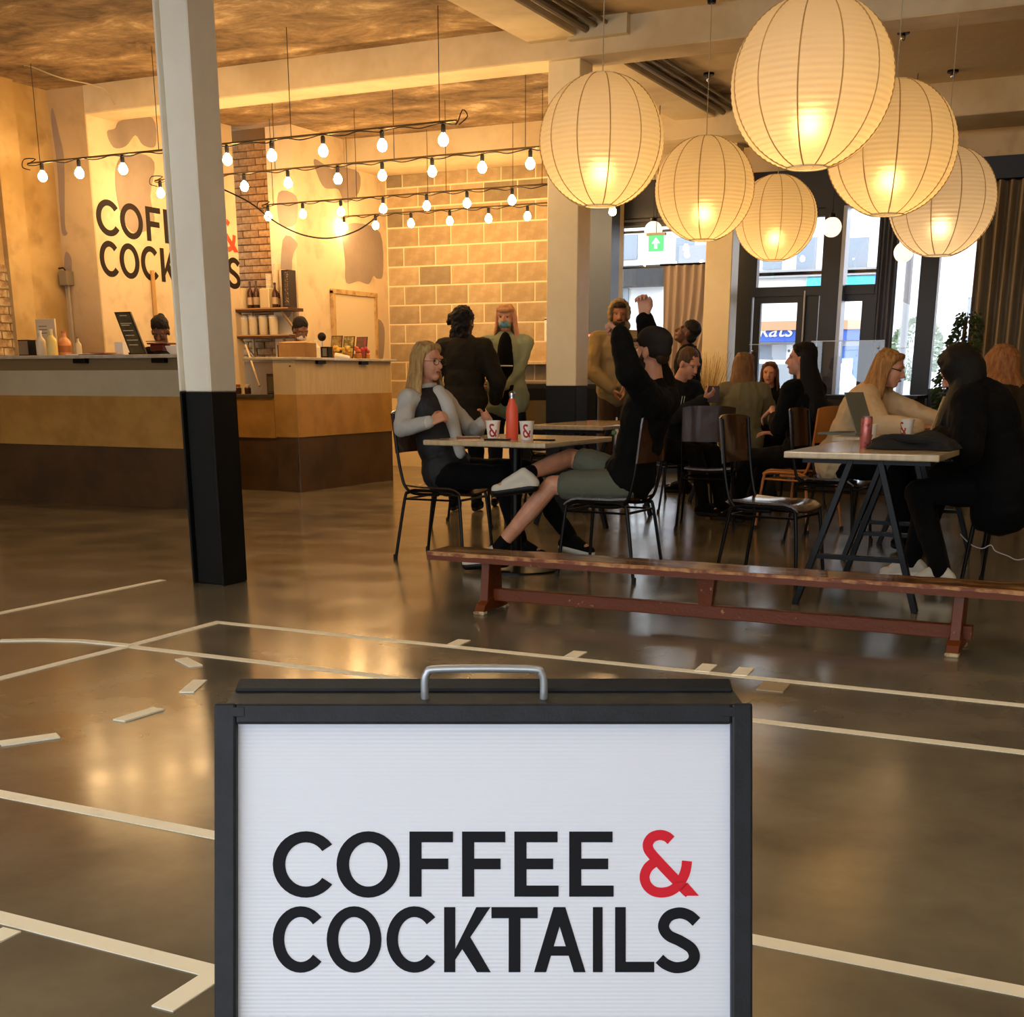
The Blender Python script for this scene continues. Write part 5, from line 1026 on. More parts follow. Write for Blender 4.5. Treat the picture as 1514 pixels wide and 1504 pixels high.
def person(label, P, face_dir, skin=SK_A, top=None, legs=None, shoes=None, pos=None, sc=1.0, fem=False, top_name='jumper', legs_name='trousers', bare_legs=0.0, coat=0.0,
           vox=0.009, open_mouth=False, collar=False, loose=0.0, group=None, noface=False, nolegs=False, hem=None, sleeve=1.0):
    """P: joints in world space (pel, nek, hd, sl, sr, el, er, wl, wr, kl, kr, al, ar, tl, tr, fl, fr)"""
    g = {k: Vector(v) for k, v in P.items() if not isinstance(v, float)}
    base = Vector(pos) if pos is not None else Vector((g['pel'].x, g['pel'].y, 0)); t = thing('person', label, 'person', base); off = tuple(base)
    g.setdefault('nl', Vector((0, 0, -1))); g.setdefault('nr', Vector((0, 0, -1)))
    up = (g['nek'] - g['pel']).normalized(); s = (g['sr'] - g['sl']); s = (s - up * s.dot(up)).normalized(); f = up.cross(s); Rt = Matrix((s, f, up)).transposed()
    H = basis(face_dir); hd = g['hd']; k = sc; W_ = 0.92 if fem else 1.0
    def hp(x, y, z): return hd + H @ Vector((x, y, z)) * k
    # ---------------- body: one continuous surface
    b = MB()
    b.ell(hp(0, -.012, .022), (.073*k, .093*k, .095*k), H); b.ell(hp(0, .022, -.045), (.056*k, .064*k, .070*k), H); b.ell(hp(0, .060, -.088), (.028*k, .026*k, .024*k), H); b.ell(hp(0, .045, -.03), (.060*k, .045*k, .055*k), H)
    b.cap(hp(0, .084, .012), hp(0, .106, -.026), .0085*k, .0135*k, 8); b.ell(hp(0, .099, -.03), (.017*k, .012*k, .009*k), H)
    b.cap(hp(-.042, .072, .026), hp(.042, .072, .026), .013*k, .013*k, 8)
    b.ell(hp(0, .086, -.058), (.022*k, .010*k, .010*k), H)
    for q in (-1, 1): b.ell(hp(q * .076, -.004, -.012), (.011*k, .021*k, .032*k), H)
    b.cap(hp(0, -.015, -.06), g['nek'] + up * 0.0, .050*W_*k, .058*W_*k)
    T = lambda x, y, z: g['pel'] + s * x * k + f * y * k + (g['nek'] - g['pel']) * z
    if not noface or True:
        b.ell(T(0, 0, .72), (.135*W_*k, .095*k, .16*k), Rt); b.ell(T(0, 0, .38), (.125*W_*k, .09*k, .16*k), Rt); b.ell(T(0, 0, .02), (.15*k, .105*k, .12*k), Rt)
        b.cap(g['sl'], g['sr'], .05*k, .05*k)
    for a, e, w in (('sl', 'el', 'wl'), ('sr', 'er', 'wr')):
        if w in g: b.cap(g[a], g[e], .046*W_*k, .038*W_*k); b.cap(g[e], g[w], .038*W_*k, .025*W_*k)
    if 'fl' in g: add_hand(b, g['wl'], g['fl'], g['nl'], P.get('cl', 0.5), k * (0.93 if fem else 1.02), -1)
    if 'fr' in g: add_hand(b, g['wr'], g['fr'], g['nr'], P.get('cr', 0.5), k * (0.93 if fem else 1.02), 1)
    hipl, hipr = T(-.085, 0, 0), T(.085, 0, 0)
    if not nolegs:
        for hpn, kn, an, to in ((hipl, 'kl', 'al', 'tl'), (hipr, 'kr', 'ar', 'tr')):
            b.cap(hpn, g[kn], .078*k, .055*k); b.cap(g[kn], g[kn] * .62 + g[an] * .38, .053*k, .054*k); b.cap(g[kn] * .62 + g[an] * .38, g[an], .054*k, .034*k); b.cap(g[an], g[to], .034*k, .022*k)
    skinned(b, 'body', skin, t, off, vox * 0.72, 3)
    # ---------------- face
    if not noface:
        for q in (-1, 1):
            MB().ell(hp(q * .031, .0775, .006), (.0125*k, .007*k, .0055*k), H, 10, 7).build('eye', M_eye, t, off=off); MB().ell(hp(q * .031, .0835, .006), (.0058*k, .0035*k, .0058*k), H, 8, 6).build('iris', M_iris, t, off=off)
        MB().cap(hp(-.018, .0925, -.058), hp(.018, .0925, -.058), .0050*k, .0050*k, 8).build('lips', M_lip, t, off=off)
    # ---------------- top garment
    e = .014 + loose; b = MB(); low = -0.16 if hem is None else hem
    b.ell(T(0, 0, .70), (.15*W_*k+e, .105*k+e, .17*k+e), Rt); b.ell(T(0, 0, .38), (.135*W_*k+e, .10*k+e, .17*k+e), Rt); b.ell(T(0, .005, .08), (.155*k+e, .115*k+e, .13*k+e), Rt)
    b.cap(g['sl'], g['sr'], .062*k+e*.6, .062*k+e*.6); b.cap(T(0, -.01, .86), T(0, -.005, .97), .085*k+e*.3, .060*k+e*.4)
    if coat:
        for z in (0.0, -coat * .5, -coat): b.ell(T(0, 0, 0) + Vector((0, 0, z)), (.165*k+e, .12*k+e, .14*k), Rt)
    for a, el_, w in (('sl', 'el', 'wl'), ('sr', 'er', 'wr')):
        if w in g:
            b.cap(g[a], g[el_], .060*W_*k+e*.6, .050*W_*k+e*.6)
            if sleeve >= 0.5: we = g[el_] + (g[w] - g[el_]) * min(1.0, sleeve * .95); b.cap(g[el_], we, .050*W_*k+e*.6, .037*W_*k+e*.4)
    skinned(b, top_name, top, t, off, vox, 4, 0.022)
    if collar: MB().tube([T(0, 0, .985) + s * .07*k * math.cos(a) + f * (.062*k * math.sin(a) - .004) + up * (.018 - .012 * math.sin(a)) for a in [2 * math.pi * i / 20 for i in range(20)]], .016, 8, closed=True).build('collar', collar, t, off=off)
    # ---------------- legs
    if legs is not None and not nolegs:
        b = MB(); b.ell(T(0, 0, .02), (.168*k, .125*k, .13*k), Rt)
        for hpn, kn, an in ((hipl, 'kl', 'al'), (hipr, 'kr', 'ar')):
            if bare_legs: b.cap(hpn, hpn.lerp(g[kn], 1 - bare_legs), .098*k, .086*k)
            else: b.cap(hpn, g[kn], .094*k, .070*k); b.cap(g[kn], g[an], .070*k, .050*k)
        skinned(b, legs_name, legs, t, off, vox, 4, 0.018)
    if shoes is not None and not nolegs:
        for an, to in (('al', 'tl'), ('ar', 'tr')):
            A, Tn = g[an], g[to]; d = (Tn - A); d.z = 0 if abs(d.z) < .12 else d.z; dn = d.normalized(); heel = A - dn * .055 * k + (Vector((0, 0, -.045)) if abs(dn.z) < .5 else Vector((0, 0, 0)))
            b = MB(); b.cap(heel, Tn, .034*k, .029*k); b.cap(A, heel, .042*k, .037*k); b.cap(A, A.lerp(Tn, .65), .040*k, .031*k); m = shoes if not isinstance(shoes, tuple) else shoes[0]
            skinned(b, 'shoe', m, t, off, .008, 3)
            if isinstance(shoes, tuple): b = MB(); b.cap(heel - Vector((0, 0, .022)), Tn - Vector((0, 0, .016)), .033*k, .029*k); skinned(b, 'shoe_sole', shoes[1], t, off, .008, 2)
    t_ = dict(t=t, off=off, hp=hp, H=H, T=T, g=g, k=k, s=s, f=f, up=up, Rt=Rt)
    return t_
def hair_short(c, m, hi=.0, lowb=-.02, vox=.007):
    b = MB(); hp, H, k = c['hp'], c['H'], c['k']
    b.ell(hp(0, -.026, .046 + hi), (.083*k, .097*k, .086*k), H); b.ell(hp(0, -.055, .0 + lowb), (.076*k, .055*k, .068*k), H)
    return skinned(b, 'hair', m, c['t'], c['off'], vox, 2, .012, HAIRT)
def hair_long(c, m, L=0.30, spread=1.0, back_dir=None, front=True, seed=1, n=70, puff=.0, part=0.0, name='hair', label=None, hi=0.0, side_front=(1, 1), fall=None, cover=False):
    """scalp cap and separate locks falling past the face onto the shoulders and back"""
    b = MB(); hp, H, k = c['hp'], c['H'], c['k']; r = random.Random(seed)
    b.ell(hp(0, -.026, .040 + hi), (.084*k, .094*k, .082*k), H); b.ell(hp(0, -.062, -.02), (.076*k, .05*k, .08*k), H)
    b.chain([hp(-.060, .026, .070), hp(-.032, .042, .086), hp(.032, .042, .086), hp(.060, .020, .070)], [.024*k, .025*k, .025*k, .024*k])
    D = Vector((0, 0, -1)) if fall is None else Vector(fall).normalized()
    for i in range(n):
        a = math.pi * (0.06 + 0.88 * (i + r.random()) / n) * 2 * .5 + math.pi      # around the back, ear to ear
        ang = (-math.pi * 0.14 + (math.pi * 1.28) * (i + r.random() * .6) / n) if not cover else (-math.pi * 0.5 + math.pi * 2 * (i + r.random() * .6) / n)
        x, y = math.cos(ang), -math.sin(ang)
        if y > .05 and not front: continue
        if y > .05 and ((x > 0 and not side_front[0]) or (x < 0 and not side_front[1])): continue
        l = L * r.uniform(.82, 1.05) * (0.92 if y > 0 else 1)
        rad = (.079 + puff) * k
        p0 = hp(x * .040, y * .055 - .02, .105); p1 = hp(x * rad / k, y * .088 - .018, .03 + r.uniform(-.01, .01)); p2 = hp(x * (rad / k + .006), y * .092 - .02, -.055)
        out = H @ Vector((x, y, 0)); out = Vector((out.x, out.y, 0)); p3 = p2 + D * l * .5 + out * .028 * spread; p4 = p2 + D * l + out * r.uniform(.02, .055) * spread + Vector((r.uniform(-.012, .012), r.uniform(-.012, .012), 0))
        q = catmull([p0, p1, p2, p3, p4], 2); rs = [.0135 * k] * len(q); rs[-1] = .004; rs[-2] = .008; rs[-3] = .011
        b.chain(q, rs)
    return skinned(b, name, m, c['t'], c['off'], .0075, 1, .006, HAIRT, label)
def J(**k): return k
def mid(a, b, t=.5): return Vector(a).lerp(Vector(b), t)
def arm(P, side, elbow_hint, l1=.29, l2=.26): P['e' + side] = ik(P['s' + side], P['w' + side], l1, l2, elbow_hint)
def leg(P, side, knee_hint, hip, l1=.43, l2=.42): P['k' + side] = ik(hip, P['a' + side], l1, l2, knee_hint)

# ---- the blonde woman in glasses, sitting sideways at the orange bottle table, facing right
M_blond = hairm('hair_blonde', (196, 164, 108), (150, 116, 70)); M_blk = cloth('cloth_black', (13, 13, 15)); M_blk2 = cloth('cloth_charcoal', (24, 24, 25))
M_jump = cloth('jumper_pale_grey', (186, 184, 176), .9)
pel = V3(-3.98, 7.18, .53); nek = V3(-4.13, 7.16, 1.06)
P = J(pel=pel, nek=nek, hd=V3(-4.10, 7.15, 1.215), sr=V3(-4.16, 7.00, .985), sl=V3(-4.10, 7.33, .985))
P['er'] = at(594, 634, 6.90); P['wr'] = at(636, 624, 6.80); P['fr'] = at(662, 612, 6.86); P['nr'] = Vector((0, .6, -.3)); P['cr'] = 1.3
P['wl'] = V3(-3.74, 7.20, .86); P['fl'] = V3(-3.66, 7.14, .90); arm(P, 'l', (-4.0, 7.6, .6)); P['nl'] = Vector((0, -1, -.2)); P['cl'] = 1.1
P['kr'] = V3(-3.52, 7.02, .54); P['ar'] = V3(-3.50, 7.22, .12); P['tr'] = V3(-3.34, 7.22, .055); P['kl'] = V3(-3.50, 7.30, .56); P['al'] = V3(-3.30, 7.55, .13); P['tl'] = V3(-3.13, 7.50, .055)
c = person('blonde woman in glasses, black gilet over a pale grey jumper, sitting facing right', P, (1, -.22, -.06), SK_A, M_jump, M_blk, (M_blk2, M_paper), fem=True, vox=.008, top_name='jumper', collar=M_jump)
t = c['t']; off = c['off']; T = c['T']; k = 1
b = MB(); b.ell(T(0, -.006, .68), (.172, .134, .20), c['Rt']); b.ell(T(0, -.004, .36), (.170, .140, .19), c['Rt']); b.ell(T(0, 0, .05), (.190, .155, .17), c['Rt']); b.cap(T(-.11, -.015, .86), T(.11, -.015, .86), .072, .072)
skinned(b, 'gilet', mat('quilted_black', (14, 14, 17), .7, bump=.5, bscale=14), t, off, .009, 4, .02)
b = MB().chain([T(0, .095, .90), T(0, .135, .72), T(.005, .140, .45), T(.02, .150, .18)], [.045, .05, .042, .035]); skinned(b, 'jumper_front', M_jump, t, off, .008, 3)
hair_long(c, M_blond, .30, 1.0, seed=4, n=80, puff=.006, hi=.004, side_front=(1, 1))
hp = c['hp']; b = MB()
for q in (-1, 1): b.tube([hp(q * .033 + .025 * math.cos(a), .098, .002 + .019 * math.sin(a)) for a in [2 * math.pi * i / 18 for i in range(18)]], .0017, 6, closed=True); b.tube([hp(q * .058, .097, .006), hp(q * .078, .0, .004)], .0016, 6)
b.tube([hp(-.008, .1, .005), hp(.008, .1, .005)], .0016, 6); b.build('glasses', mat('thin_dark_wire', (50, 36, 32), .3, .6), t, off=off)
MB().tube([P['wr'] + (P['er'] - P['wr']).normalized() * .02 + Vector((.0, math.cos(a) * .03, math.sin(a) * .03)) for a in [2 * math.pi * i / 14 for i in range(14)]], .009, 6, closed=True).build('scrunchie', mat('cream_cloth', (224, 210, 180), .8), t, off=off)

# ---- the man in the cap stretching both arms, legs crossed, facing left
M_cap = cloth('cap_grey', (40, 37, 35)); M_short = cloth('shorts_grey_green', (96, 98, 84), .85, 90, .3); M_beard = hairm('hair_brown_dark', (46, 30, 20), (60, 40, 26))
pel = V3(-2.68, 6.98, .54); nek = V3(-2.53, 6.93, 1.075)
P = J(pel=pel, nek=nek, hd=V3(-2.545, 6.92, 1.262), sl=V3(-2.60, 6.79, 1.06), sr=V3(-2.57, 7.08, 1.05))
P['sl'] = at(966, 598, 6.76); P['wl'] = at(916, 492, 6.62); P['fl'] = P['wl'] + Vector((-.10, .10, .05)); P['nl'] = Vector((-.2, -.5, -.8)); P['cl'] = 1.5; P['el'] = at(930, 550, 6.52)
P['wr'] = at(953, 471, 7.02); P['fr'] = at(951, 440, 7.02); P['nr'] = Vector((-.2, -1, 0)); P['cr'] = 1.15; P['sr'] = at(985, 592, 7.07); P['er'] = at(966, 530, 7.22)
P['al'] = V3(-3.42, 6.74, .13); P['tl'] = V3(-3.26, 6.66, .055); P['tl'] = V3(-3.60, 6.70, .05); P['kl'] = V3(-3.09, 6.80, .52)
P['kr'] = V3(-3.07, 7.02, .665); P['ar'] = V3(-3.20, 6.66, .585); P['tr'] = V3(-3.36, 6.62, .50)
c = person('man in a grey cap and grey shorts leaning back with both arms stretched up', P, (-1, .12, .14), SK_A, cloth('sweatshirt_black', (15, 16, 16)), M_short, (cloth('trainer_white', (206, 200, 184), .6), M_black), vox=.008, bare_legs=.24, top_name='sweatshirt', legs_name='shorts', loose=.024)
t = c['t']; off = c['off']; hp = c['hp']; H = c['H']; g = c['g']
b = MB(); b.ell(hp(0, -.012, .055), (.083, .105, .078), H, 20, 12); b.ell(hp(0, -.03, .01), (.083, .088, .06), H); skinned(b, 'cap', M_cap, t, off, .007, 2)
b = MB(); n_ = 12; vs = []; fs = []
for s_ in (0, 1):
    for i in range(n_ + 1):
        a = math.pi * (.12 + .76 * i / n_)
        for rr_ in (0.0, 1.0): vs.append(hp(math.cos(a) * (.075 + .002 * rr_), .055 + math.sin(a) * (.028 + .085 * rr_), .058 - .018 * rr_ * math.sin(a) - .006 * s_ - .018 * abs(math.cos(a)) ** 2))
N = 2 * (n_ + 1)
for i in range(n_): a = 2 * i; fs += [(a, a + 1, a + 3, a + 2), (a + N, a + N + 2, a + N + 3, a + N + 1), (a + 1, a + N + 1, a + N + 3, a + 3), (a, a + 2, a + N + 2, a + N)]
b.add(vs, fs).build('cap_peak', mat('cap_peak_brown', (66, 50, 42), .8), t, off=off)
b = MB(); b.ell(hp(0, .030, -.072), (.058, .058, .045), H); b.ell(hp(0, .062, -.095), (.03, .028, .022), H); b.cap(hp(-.066, .02, -.045), hp(-.066, .01, -.0), .014, .009); b.cap(hp(.066, .02, -.045), hp(.066, .01, 0), .014, .009); b.cap(hp(-.022, .090, -.047), hp(.022, .090, -.047), .007, .007)
skinned(b, 'beard', M_beard, t, off, .006, 1, .006, HAIRT); b = MB(); b.ell(hp(0, -.075, -.03), (.065, .03, .035), H); skinned(b, 'hair', M_beard, t, off, .007, 1, .006, HAIRT)
for kn, an in (('kl', 'al'), ('kr', 'ar')): b = MB(); b.cap(g[an].lerp(g[kn], .16), g[an], .043, .040); skinned(b, 'sock', M_blk, t, off, .008, 2)
MB().ell(at(908, 640, 6.77), (.016, .01, .014), None, 8, 6).build('green_badge', mat('green_print', (70, 96, 50), .7), t, off=off)

# ---- helpers for standing and seated groups
def stand(x, y, fdir, h=1.72, lean=(0, 0), fem=False):
    f = Vector((fdir[0], fdir[1], 0)).normalized(); r = Vector((f.y, -f.x, 0)); k = h / 1.72; o = Vector((x, y, 0)); L = Vector((lean[0], lean[1], 0)); w = .155 if fem else .175
    P = J(pel=o + Vector((0, 0, .94 * k)), nek=o + L * .7 + Vector((0, 0, 1.43 * k)), hd=o + L + f * .02 + Vector((0, 0, 1.59 * k)))
    P['sl'] = P['nek'] - r * w * k - Vector((0, 0, .055)); P['sr'] = P['nek'] + r * w * k - Vector((0, 0, .055))
    for s_, q in (('l', -1), ('r', 1)):
        P['a' + s_] = o + r * q * .10 + Vector((0, 0, .10)); P['t' + s_] = P['a' + s_] + f * .16 + Vector((0, 0, -.05)); P['k' + s_] = o + r * q * .095 + f * .03 + Vector((0, 0, .50 * k))
        P['w' + s_] = o + r * q * .25 * k + f * .06 + Vector((0, 0, .86 * k)); P['f' + s_] = P['w' + s_] + f * .03 + Vector((0, 0, -.1)); P['e' + s_] = o + r * q * .25 * k - f * .02 + Vector((0, 0, 1.12 * k)); P['n' + s_] = -r * q
    return P, f, r
def sit(x, y, fdir, lean=.08, seat=.46, tall=1.0, fem=True, feet=.35):
    f = Vector((fdir[0], fdir[1], 0)).normalized(); r = Vector((f.y, -f.x, 0)); o = Vector((x, y, 0)); w = .155 if fem else .18
    P = J(pel=o + Vector((0, 0, seat + .09)), nek=o + f * lean + Vector((0, 0, seat + .09 + .50 * tall)), hd=o + f * (lean + .04) + Vector((0, 0, seat + .09 + .66 * tall)))
    P['sl'] = P['nek'] - r * w - Vector((0, 0, .055)); P['sr'] = P['nek'] + r * w - Vector((0, 0, .055))
    for s_, q in (('l', -1), ('r', 1)):
        P['k' + s_] = o + r * q * .11 + f * .44 + Vector((0, 0, .52)); P['a' + s_] = o + r * q * .10 + f * (.44 + feet * .3) + Vector((0, 0, .11)); P['t' + s_] = P['a' + s_] + f * .15 + Vector((0, 0, -.05))
        P['w' + s_] = o + r * q * .12 + f * .42 + Vector((0, 0, TT + .045)); P['f' + s_] = P['w' + s_] + f * .1; P['e' + s_] = ik(P['s' + s_], P['w' + s_], .28, .25, o + r * q * .5 + Vector((0, 0, .6))); P['n' + s_] = Vector((0, 0, -1))
    return P, f, r
# ---- standing pair behind the left table
P, f, r = stand(-5.30, 9.85, (-.25, 1), 1.70); P['hd'] = P['hd'] + Vector((.0, 0, 0)); P['wr'] = P['pel'] + r * .22 + f * .20; P['fr'] = P['wr'] + f * .1; P['wl'] = P['pel'] - r * .22 + f * .2; P['fl'] = P['wl'] + f * .1; arm(P, 'l', P['pel'] - r * .6 - f * .3); arm(P, 'r', P['pel'] + r * .6 - f * .3)
c = person('person in a long dark olive coat standing with their back to us', P, (.25, 1, 0), SK_C, cloth('coat_dark_olive', (40, 34, 24), .8), M_blk, (M_blk, M_rubber), coat=.26, loose=.03, top_name='coat', noface=True)
b = MB(); hp, H = c['hp'], c['H']; b.ell(hp(0, -.02, .035), (.092, .104, .095), H); b.ell(hp(0, -.05, -.04), (.085, .07, .09), H); b.ell(hp(-.075, -.05, .03), (.05, .05, .045), H); b.ell(hp(-.125, -.04, .0), (.035, .03, .03), H); b.cap(hp(-.05, -.06, -.1), hp(.05, -.06, -.12), .05, .045)
skinned(b, 'hair', hairm('hair_black_curly', (14, 11, 10), (26, 20, 16)), c['t'], c['off'], .008, 1, .03, HAIRT)
MB().tube([hp(.06, .06, -.035), hp(.078, .0, -.03)], .003, 6).build('mask_strap', M_paper, c['t'], off=c['off'])
P, f, r = stand(-5.20, 10.45, (.38, -.92), 1.75, fem=True); P['wl'] = at(746, 574, 10.30); P['fl'] = P['wl'] + Vector((-.02, -.03, -.1)); P['el'] = at(765, 545, 10.45); P['wr'] = P['pel'] + r * .2 + Vector((0, 0, .08)); P['fr'] = P['wr'] + f * .08; arm(P, 'r', P['pel'] + r * .6)
M_sage = cloth('jacket_sage', (142, 150, 122), .85)
c = person('standing woman with long pink blonde hair, a blue face mask and a sage green jacket', P, (.25, -.97, -.02), SK_A, M_sage, cloth('denim_dark', (30, 32, 38)), (M_blk, M_rubber), fem=True, coat=.06, loose=.03, top_name='jacket')
t, off, T, hp, H = c['t'], c['off'], c['T'], c['hp'], c['H']
b = MB(); b.ell(T(0, .10, .58), (.080, .085, .26), c['Rt']); b.ell(T(0, .10, .12), (.085, .10, .17), c['Rt']); skinned(b, 'black_top', M_blk, t, off, .009, 3)
MB().tube([T(-.070, .175, .52), T(0, .190, .52), T(.070, .175, .52)], .006, 6).build('white_stripe', M_paper, t, off=off)
hair_long(c, hairm('hair_pink_blond', (220, 172, 122), (200, 128, 92)), .26, .8, seed=8, n=66, puff=.0)
b = MB(); b.chain([hp(-.055, .062, .072), hp(-.02, .086, .060), hp(.02, .086, .060), hp(.055, .062, .072)], [.02, .018, .018, .02]); b.chain([hp(-.035, .045, .085), hp(.035, .045, .085)], [.03, .03]); skinned(b, 'fringe', hairm('hair_fringe', (214, 164, 108), (190, 130, 84)), t, off, .007, 1, .01, HAIRT)
b = MB(); b.ell(hp(0, .072, -.050), (.046, .034, .038), H); b.ell(hp(0, .05, -.06), (.058, .038, .034), H); skinned(b, 'face_mask', mat('surgical_blue', (106, 152, 156), .7, bump=.3, bscale=40, stretch=(1, 1, 6)), t, off, .006, 2)
for q in (-1, 1): MB().tube([hp(q * .058, .05, -.035), hp(q * .078, -.01, -.005)], .0018, 5).build('ear_loop', M_paper, t, off=off)
# ---- hooded man standing
P, f, r = stand(-4.44, 11.2, (.45, -.9), 1.80); P['wl'] = at(920, 568, 11.0); P['fl'] = P['wl'] + Vector((.03, -.03, -.09)); P['wr'] = P['pel'] + r * .06 + f * .2 + Vector((0, 0, .04)); P['fr'] = P['wr'] + Vector((.05, 0, -.08)); arm(P, 'l', P['pel'] - r * .6 + Vector((0, 0, .1))); arm(P, 'r', P['pel'] + r * .6 + Vector((0, 0, .1)))
M_hood = cloth('hoodie_khaki', (150, 130, 92), .9)
c = person('bearded man standing in a khaki hoodie with the hood up and brown trousers', P, (.42, -.9, -.10), SK_B, M_hood, cloth('trousers_brown', (72, 56, 40)), (M_blk, M_rubber), loose=.03, top_name='hoodie')
t, off, hp, H = c['t'], c['off'], c['hp'], c['H']
b = MB()
for i in range(11):
    a = math.pi * (-.12 + 1.24 * i / 10); b.ell(hp(.083 * math.cos(a), -.0, .012 + .10 * math.sin(a)), (.026, .06, .028), H, 10, 7)
b.ell(hp(0, -.06, .02), (.098, .075, .11), H); b.cap(hp(-.06, -.02, -.10), hp(.06, -.02, -.10), .05, .05); skinned(b, 'hood', M_hood, t, off, .008, 3, .01)
b = MB(); b.ell(hp(0, .030, -.070), (.058, .060, .044), H); b.cap(hp(-.022, .090, -.047), hp(.022, .090, -.047), .007, .007); skinned(b, 'beard', M_beard, t, off, .006, 1, .006, HAIRT)
b = MB(); b.ell(hp(0, .01, .075), (.070, .075, .04), H); skinned(b, 'hair', M_beard, t, off, .007, 1, .004, HAIRT)
# ---- dark haired man standing behind the cap, head tipped back
P, f, r = stand(-4.18, 12.4, (-.95, -.3), 1.66)
c = person('man with short black hair and a black jacket standing behind the cap, head tipped back', P, (-.8, -.35, .45), SK_C, cloth('jacket_black_b', (22, 22, 25)), M_blk, (M_blk, M_rubber), loose=.02, top_name='jacket', collar=M_blk2); hair_short(c, hairm('hair_black_curly', (14, 11, 10), (26, 20, 16)), .012)
# ---- short haired man reading
P, f, r = sit(-3.72, 10.5, (.85, -.35), .14, tall=1.06, fem=False); P['hd'] = P['hd'] + f * .06 - Vector((0, 0, .02)); P['wr'] = at(1040, 592, 10.25); P['fr'] = P['wr'] + Vector((.07, 0, .04)); P['nr'] = Vector((0, .4, .6)); P['cr'] = 1.1; arm(P, 'r', P['pel'] + Vector((0, -.5, 0))); 
c = person('short haired man in a dark jacket seated behind the cap, looking down at his phone', P, (.80, -.40, -.45), SK_A, cloth('jacket_navy', (26, 28, 32)), M_blk, (M_blk, M_rubber), loose=.02, top_name='jacket', collar=M_blk2); hair_short(c, hairm('hair_cropped', (92, 66, 44), (74, 52, 36)), -.004, -.0)
for q in (0, 1): MB().tube([c['T'](.05 + q * .03, .135, .86), c['T'](.055 + q * .03, .15, .55)], .003, 5).build('drawstring', M_paper, c['t'], off=c['off'])
t = thing('phone', 'dark phone held up by the short haired man', 'phone', at(1053, 584, 10.25), math.radians(10)); MB().bx(-.055, .055, -.006, .006, -.06, .07).build('case', mat('maroon_sleeve', (52, 18, 16), .6), t, smooth=0, bevel=.003)
# ---- around the far laptop table
M_brn = hairm('hair_brown', (112, 76, 46), (78, 50, 30)); M_lbrn = hairm('hair_light_brown', (150, 108, 66), (108, 74, 44))
P, f, r = sit(-3.24, 11.15, (-.35, 1), .06, tall=1.0)
c = person('woman with long light brown hair and an olive jacket seen from behind', P, (.2, 1, 0), SK_A, cloth('jacket_olive', (116, 108, 80)), M_blk, (M_blk, M_rubber), fem=True, loose=.035, top_name='jacket', noface=True); hair_long(c, M_lbrn, .24, .7, seed=12, n=60)
P, f, r = sit(-3.43, 12.78, (-.05, -1), .06, tall=.92)
c = person('girl with straight brown hair facing us between the two women at the far table', P, (.15, -1, -.03), SK_A, M_blk2, M_blk, (M_blk, M_rubber), fem=True, top_name='top', sc=.94); hair_long(c, M_brn, .2, .5, seed=13, n=56)
# ---- long black haired woman in profile
M_bh = hairm('hair_jet', (5, 4, 5), (12, 9, 8))
P, f, r = sit(-2.34, 9.74, (-.85, .35), .04, tall=1.06); P['wl'] = at(1142, 604, 9.72); P['fl'] = P['wl'] + Vector((-.06, .0, -.06)); P['nl'] = Vector((0, 0, -1)); P['wr'] = P['pel'] - f * 0 + f * .3 + Vector((0, 0, .16)); P['fr'] = P['wr'] + f * .1; arm(P, 'l', P['pel'] + Vector((.1, -.6, 0))); arm(P, 'r', P['pel'] + r * .6)
c = person('woman in black with very long black hair seated in profile facing left', P, (-1, -.15, .02), SK_A, cloth('top_black_c', (16, 15, 18)), M_blk, (M_blk, M_rubber), fem=True, loose=.02, top_name='top', sleeve=.6); hair_long(c, M_bh, .46, 1.9, seed=14, n=96, puff=.012, side_front=(0, 0), hi=.006, fall=(.12, 0, -1))
# ---- blonde woman in a cream jumper
P, f, r = sit(-1.93, 8.95, (1, -.1), .22, tall=.98); P['hd'] = P['hd'] + f * .06 - Vector((0, 0, .02)); P['wr'] = V3(-1.33, 8.52, TT + .05); P['fr'] = P['wr'] + Vector((.1, .05, 0)); arm(P, 'r', P['pel'] + Vector((.1, -.6, 0))); P['wl'] = V3(-1.2, 8.85, TT + .05); P['fl'] = P['wl'] + Vector((.1, -.03, 0)); arm(P, 'l', P['pel'] + Vector((0, .6, 0)))
c = person('blonde woman in a cream jumper leaning forward over the table, facing right', P, (1, -.1, -.28), SK_A, cloth('jumper_cream', (206, 182, 144), .9), M_blk, (M_blk, M_rubber), fem=True, loose=.035, top_name='jumper'); hair_long(c, hairm('hair_fair', (190, 140, 78), (128, 88, 50)), .42, 1.2, seed=15, n=90, puff=.006, fall=(-.20, 0, -1))
hp = c['hp']; MB().tube([hp(.078, -.01, .01), hp(.062, .09, .008)], .003, 5).build('glasses_arm', M_black, c['t'], off=c['off'])
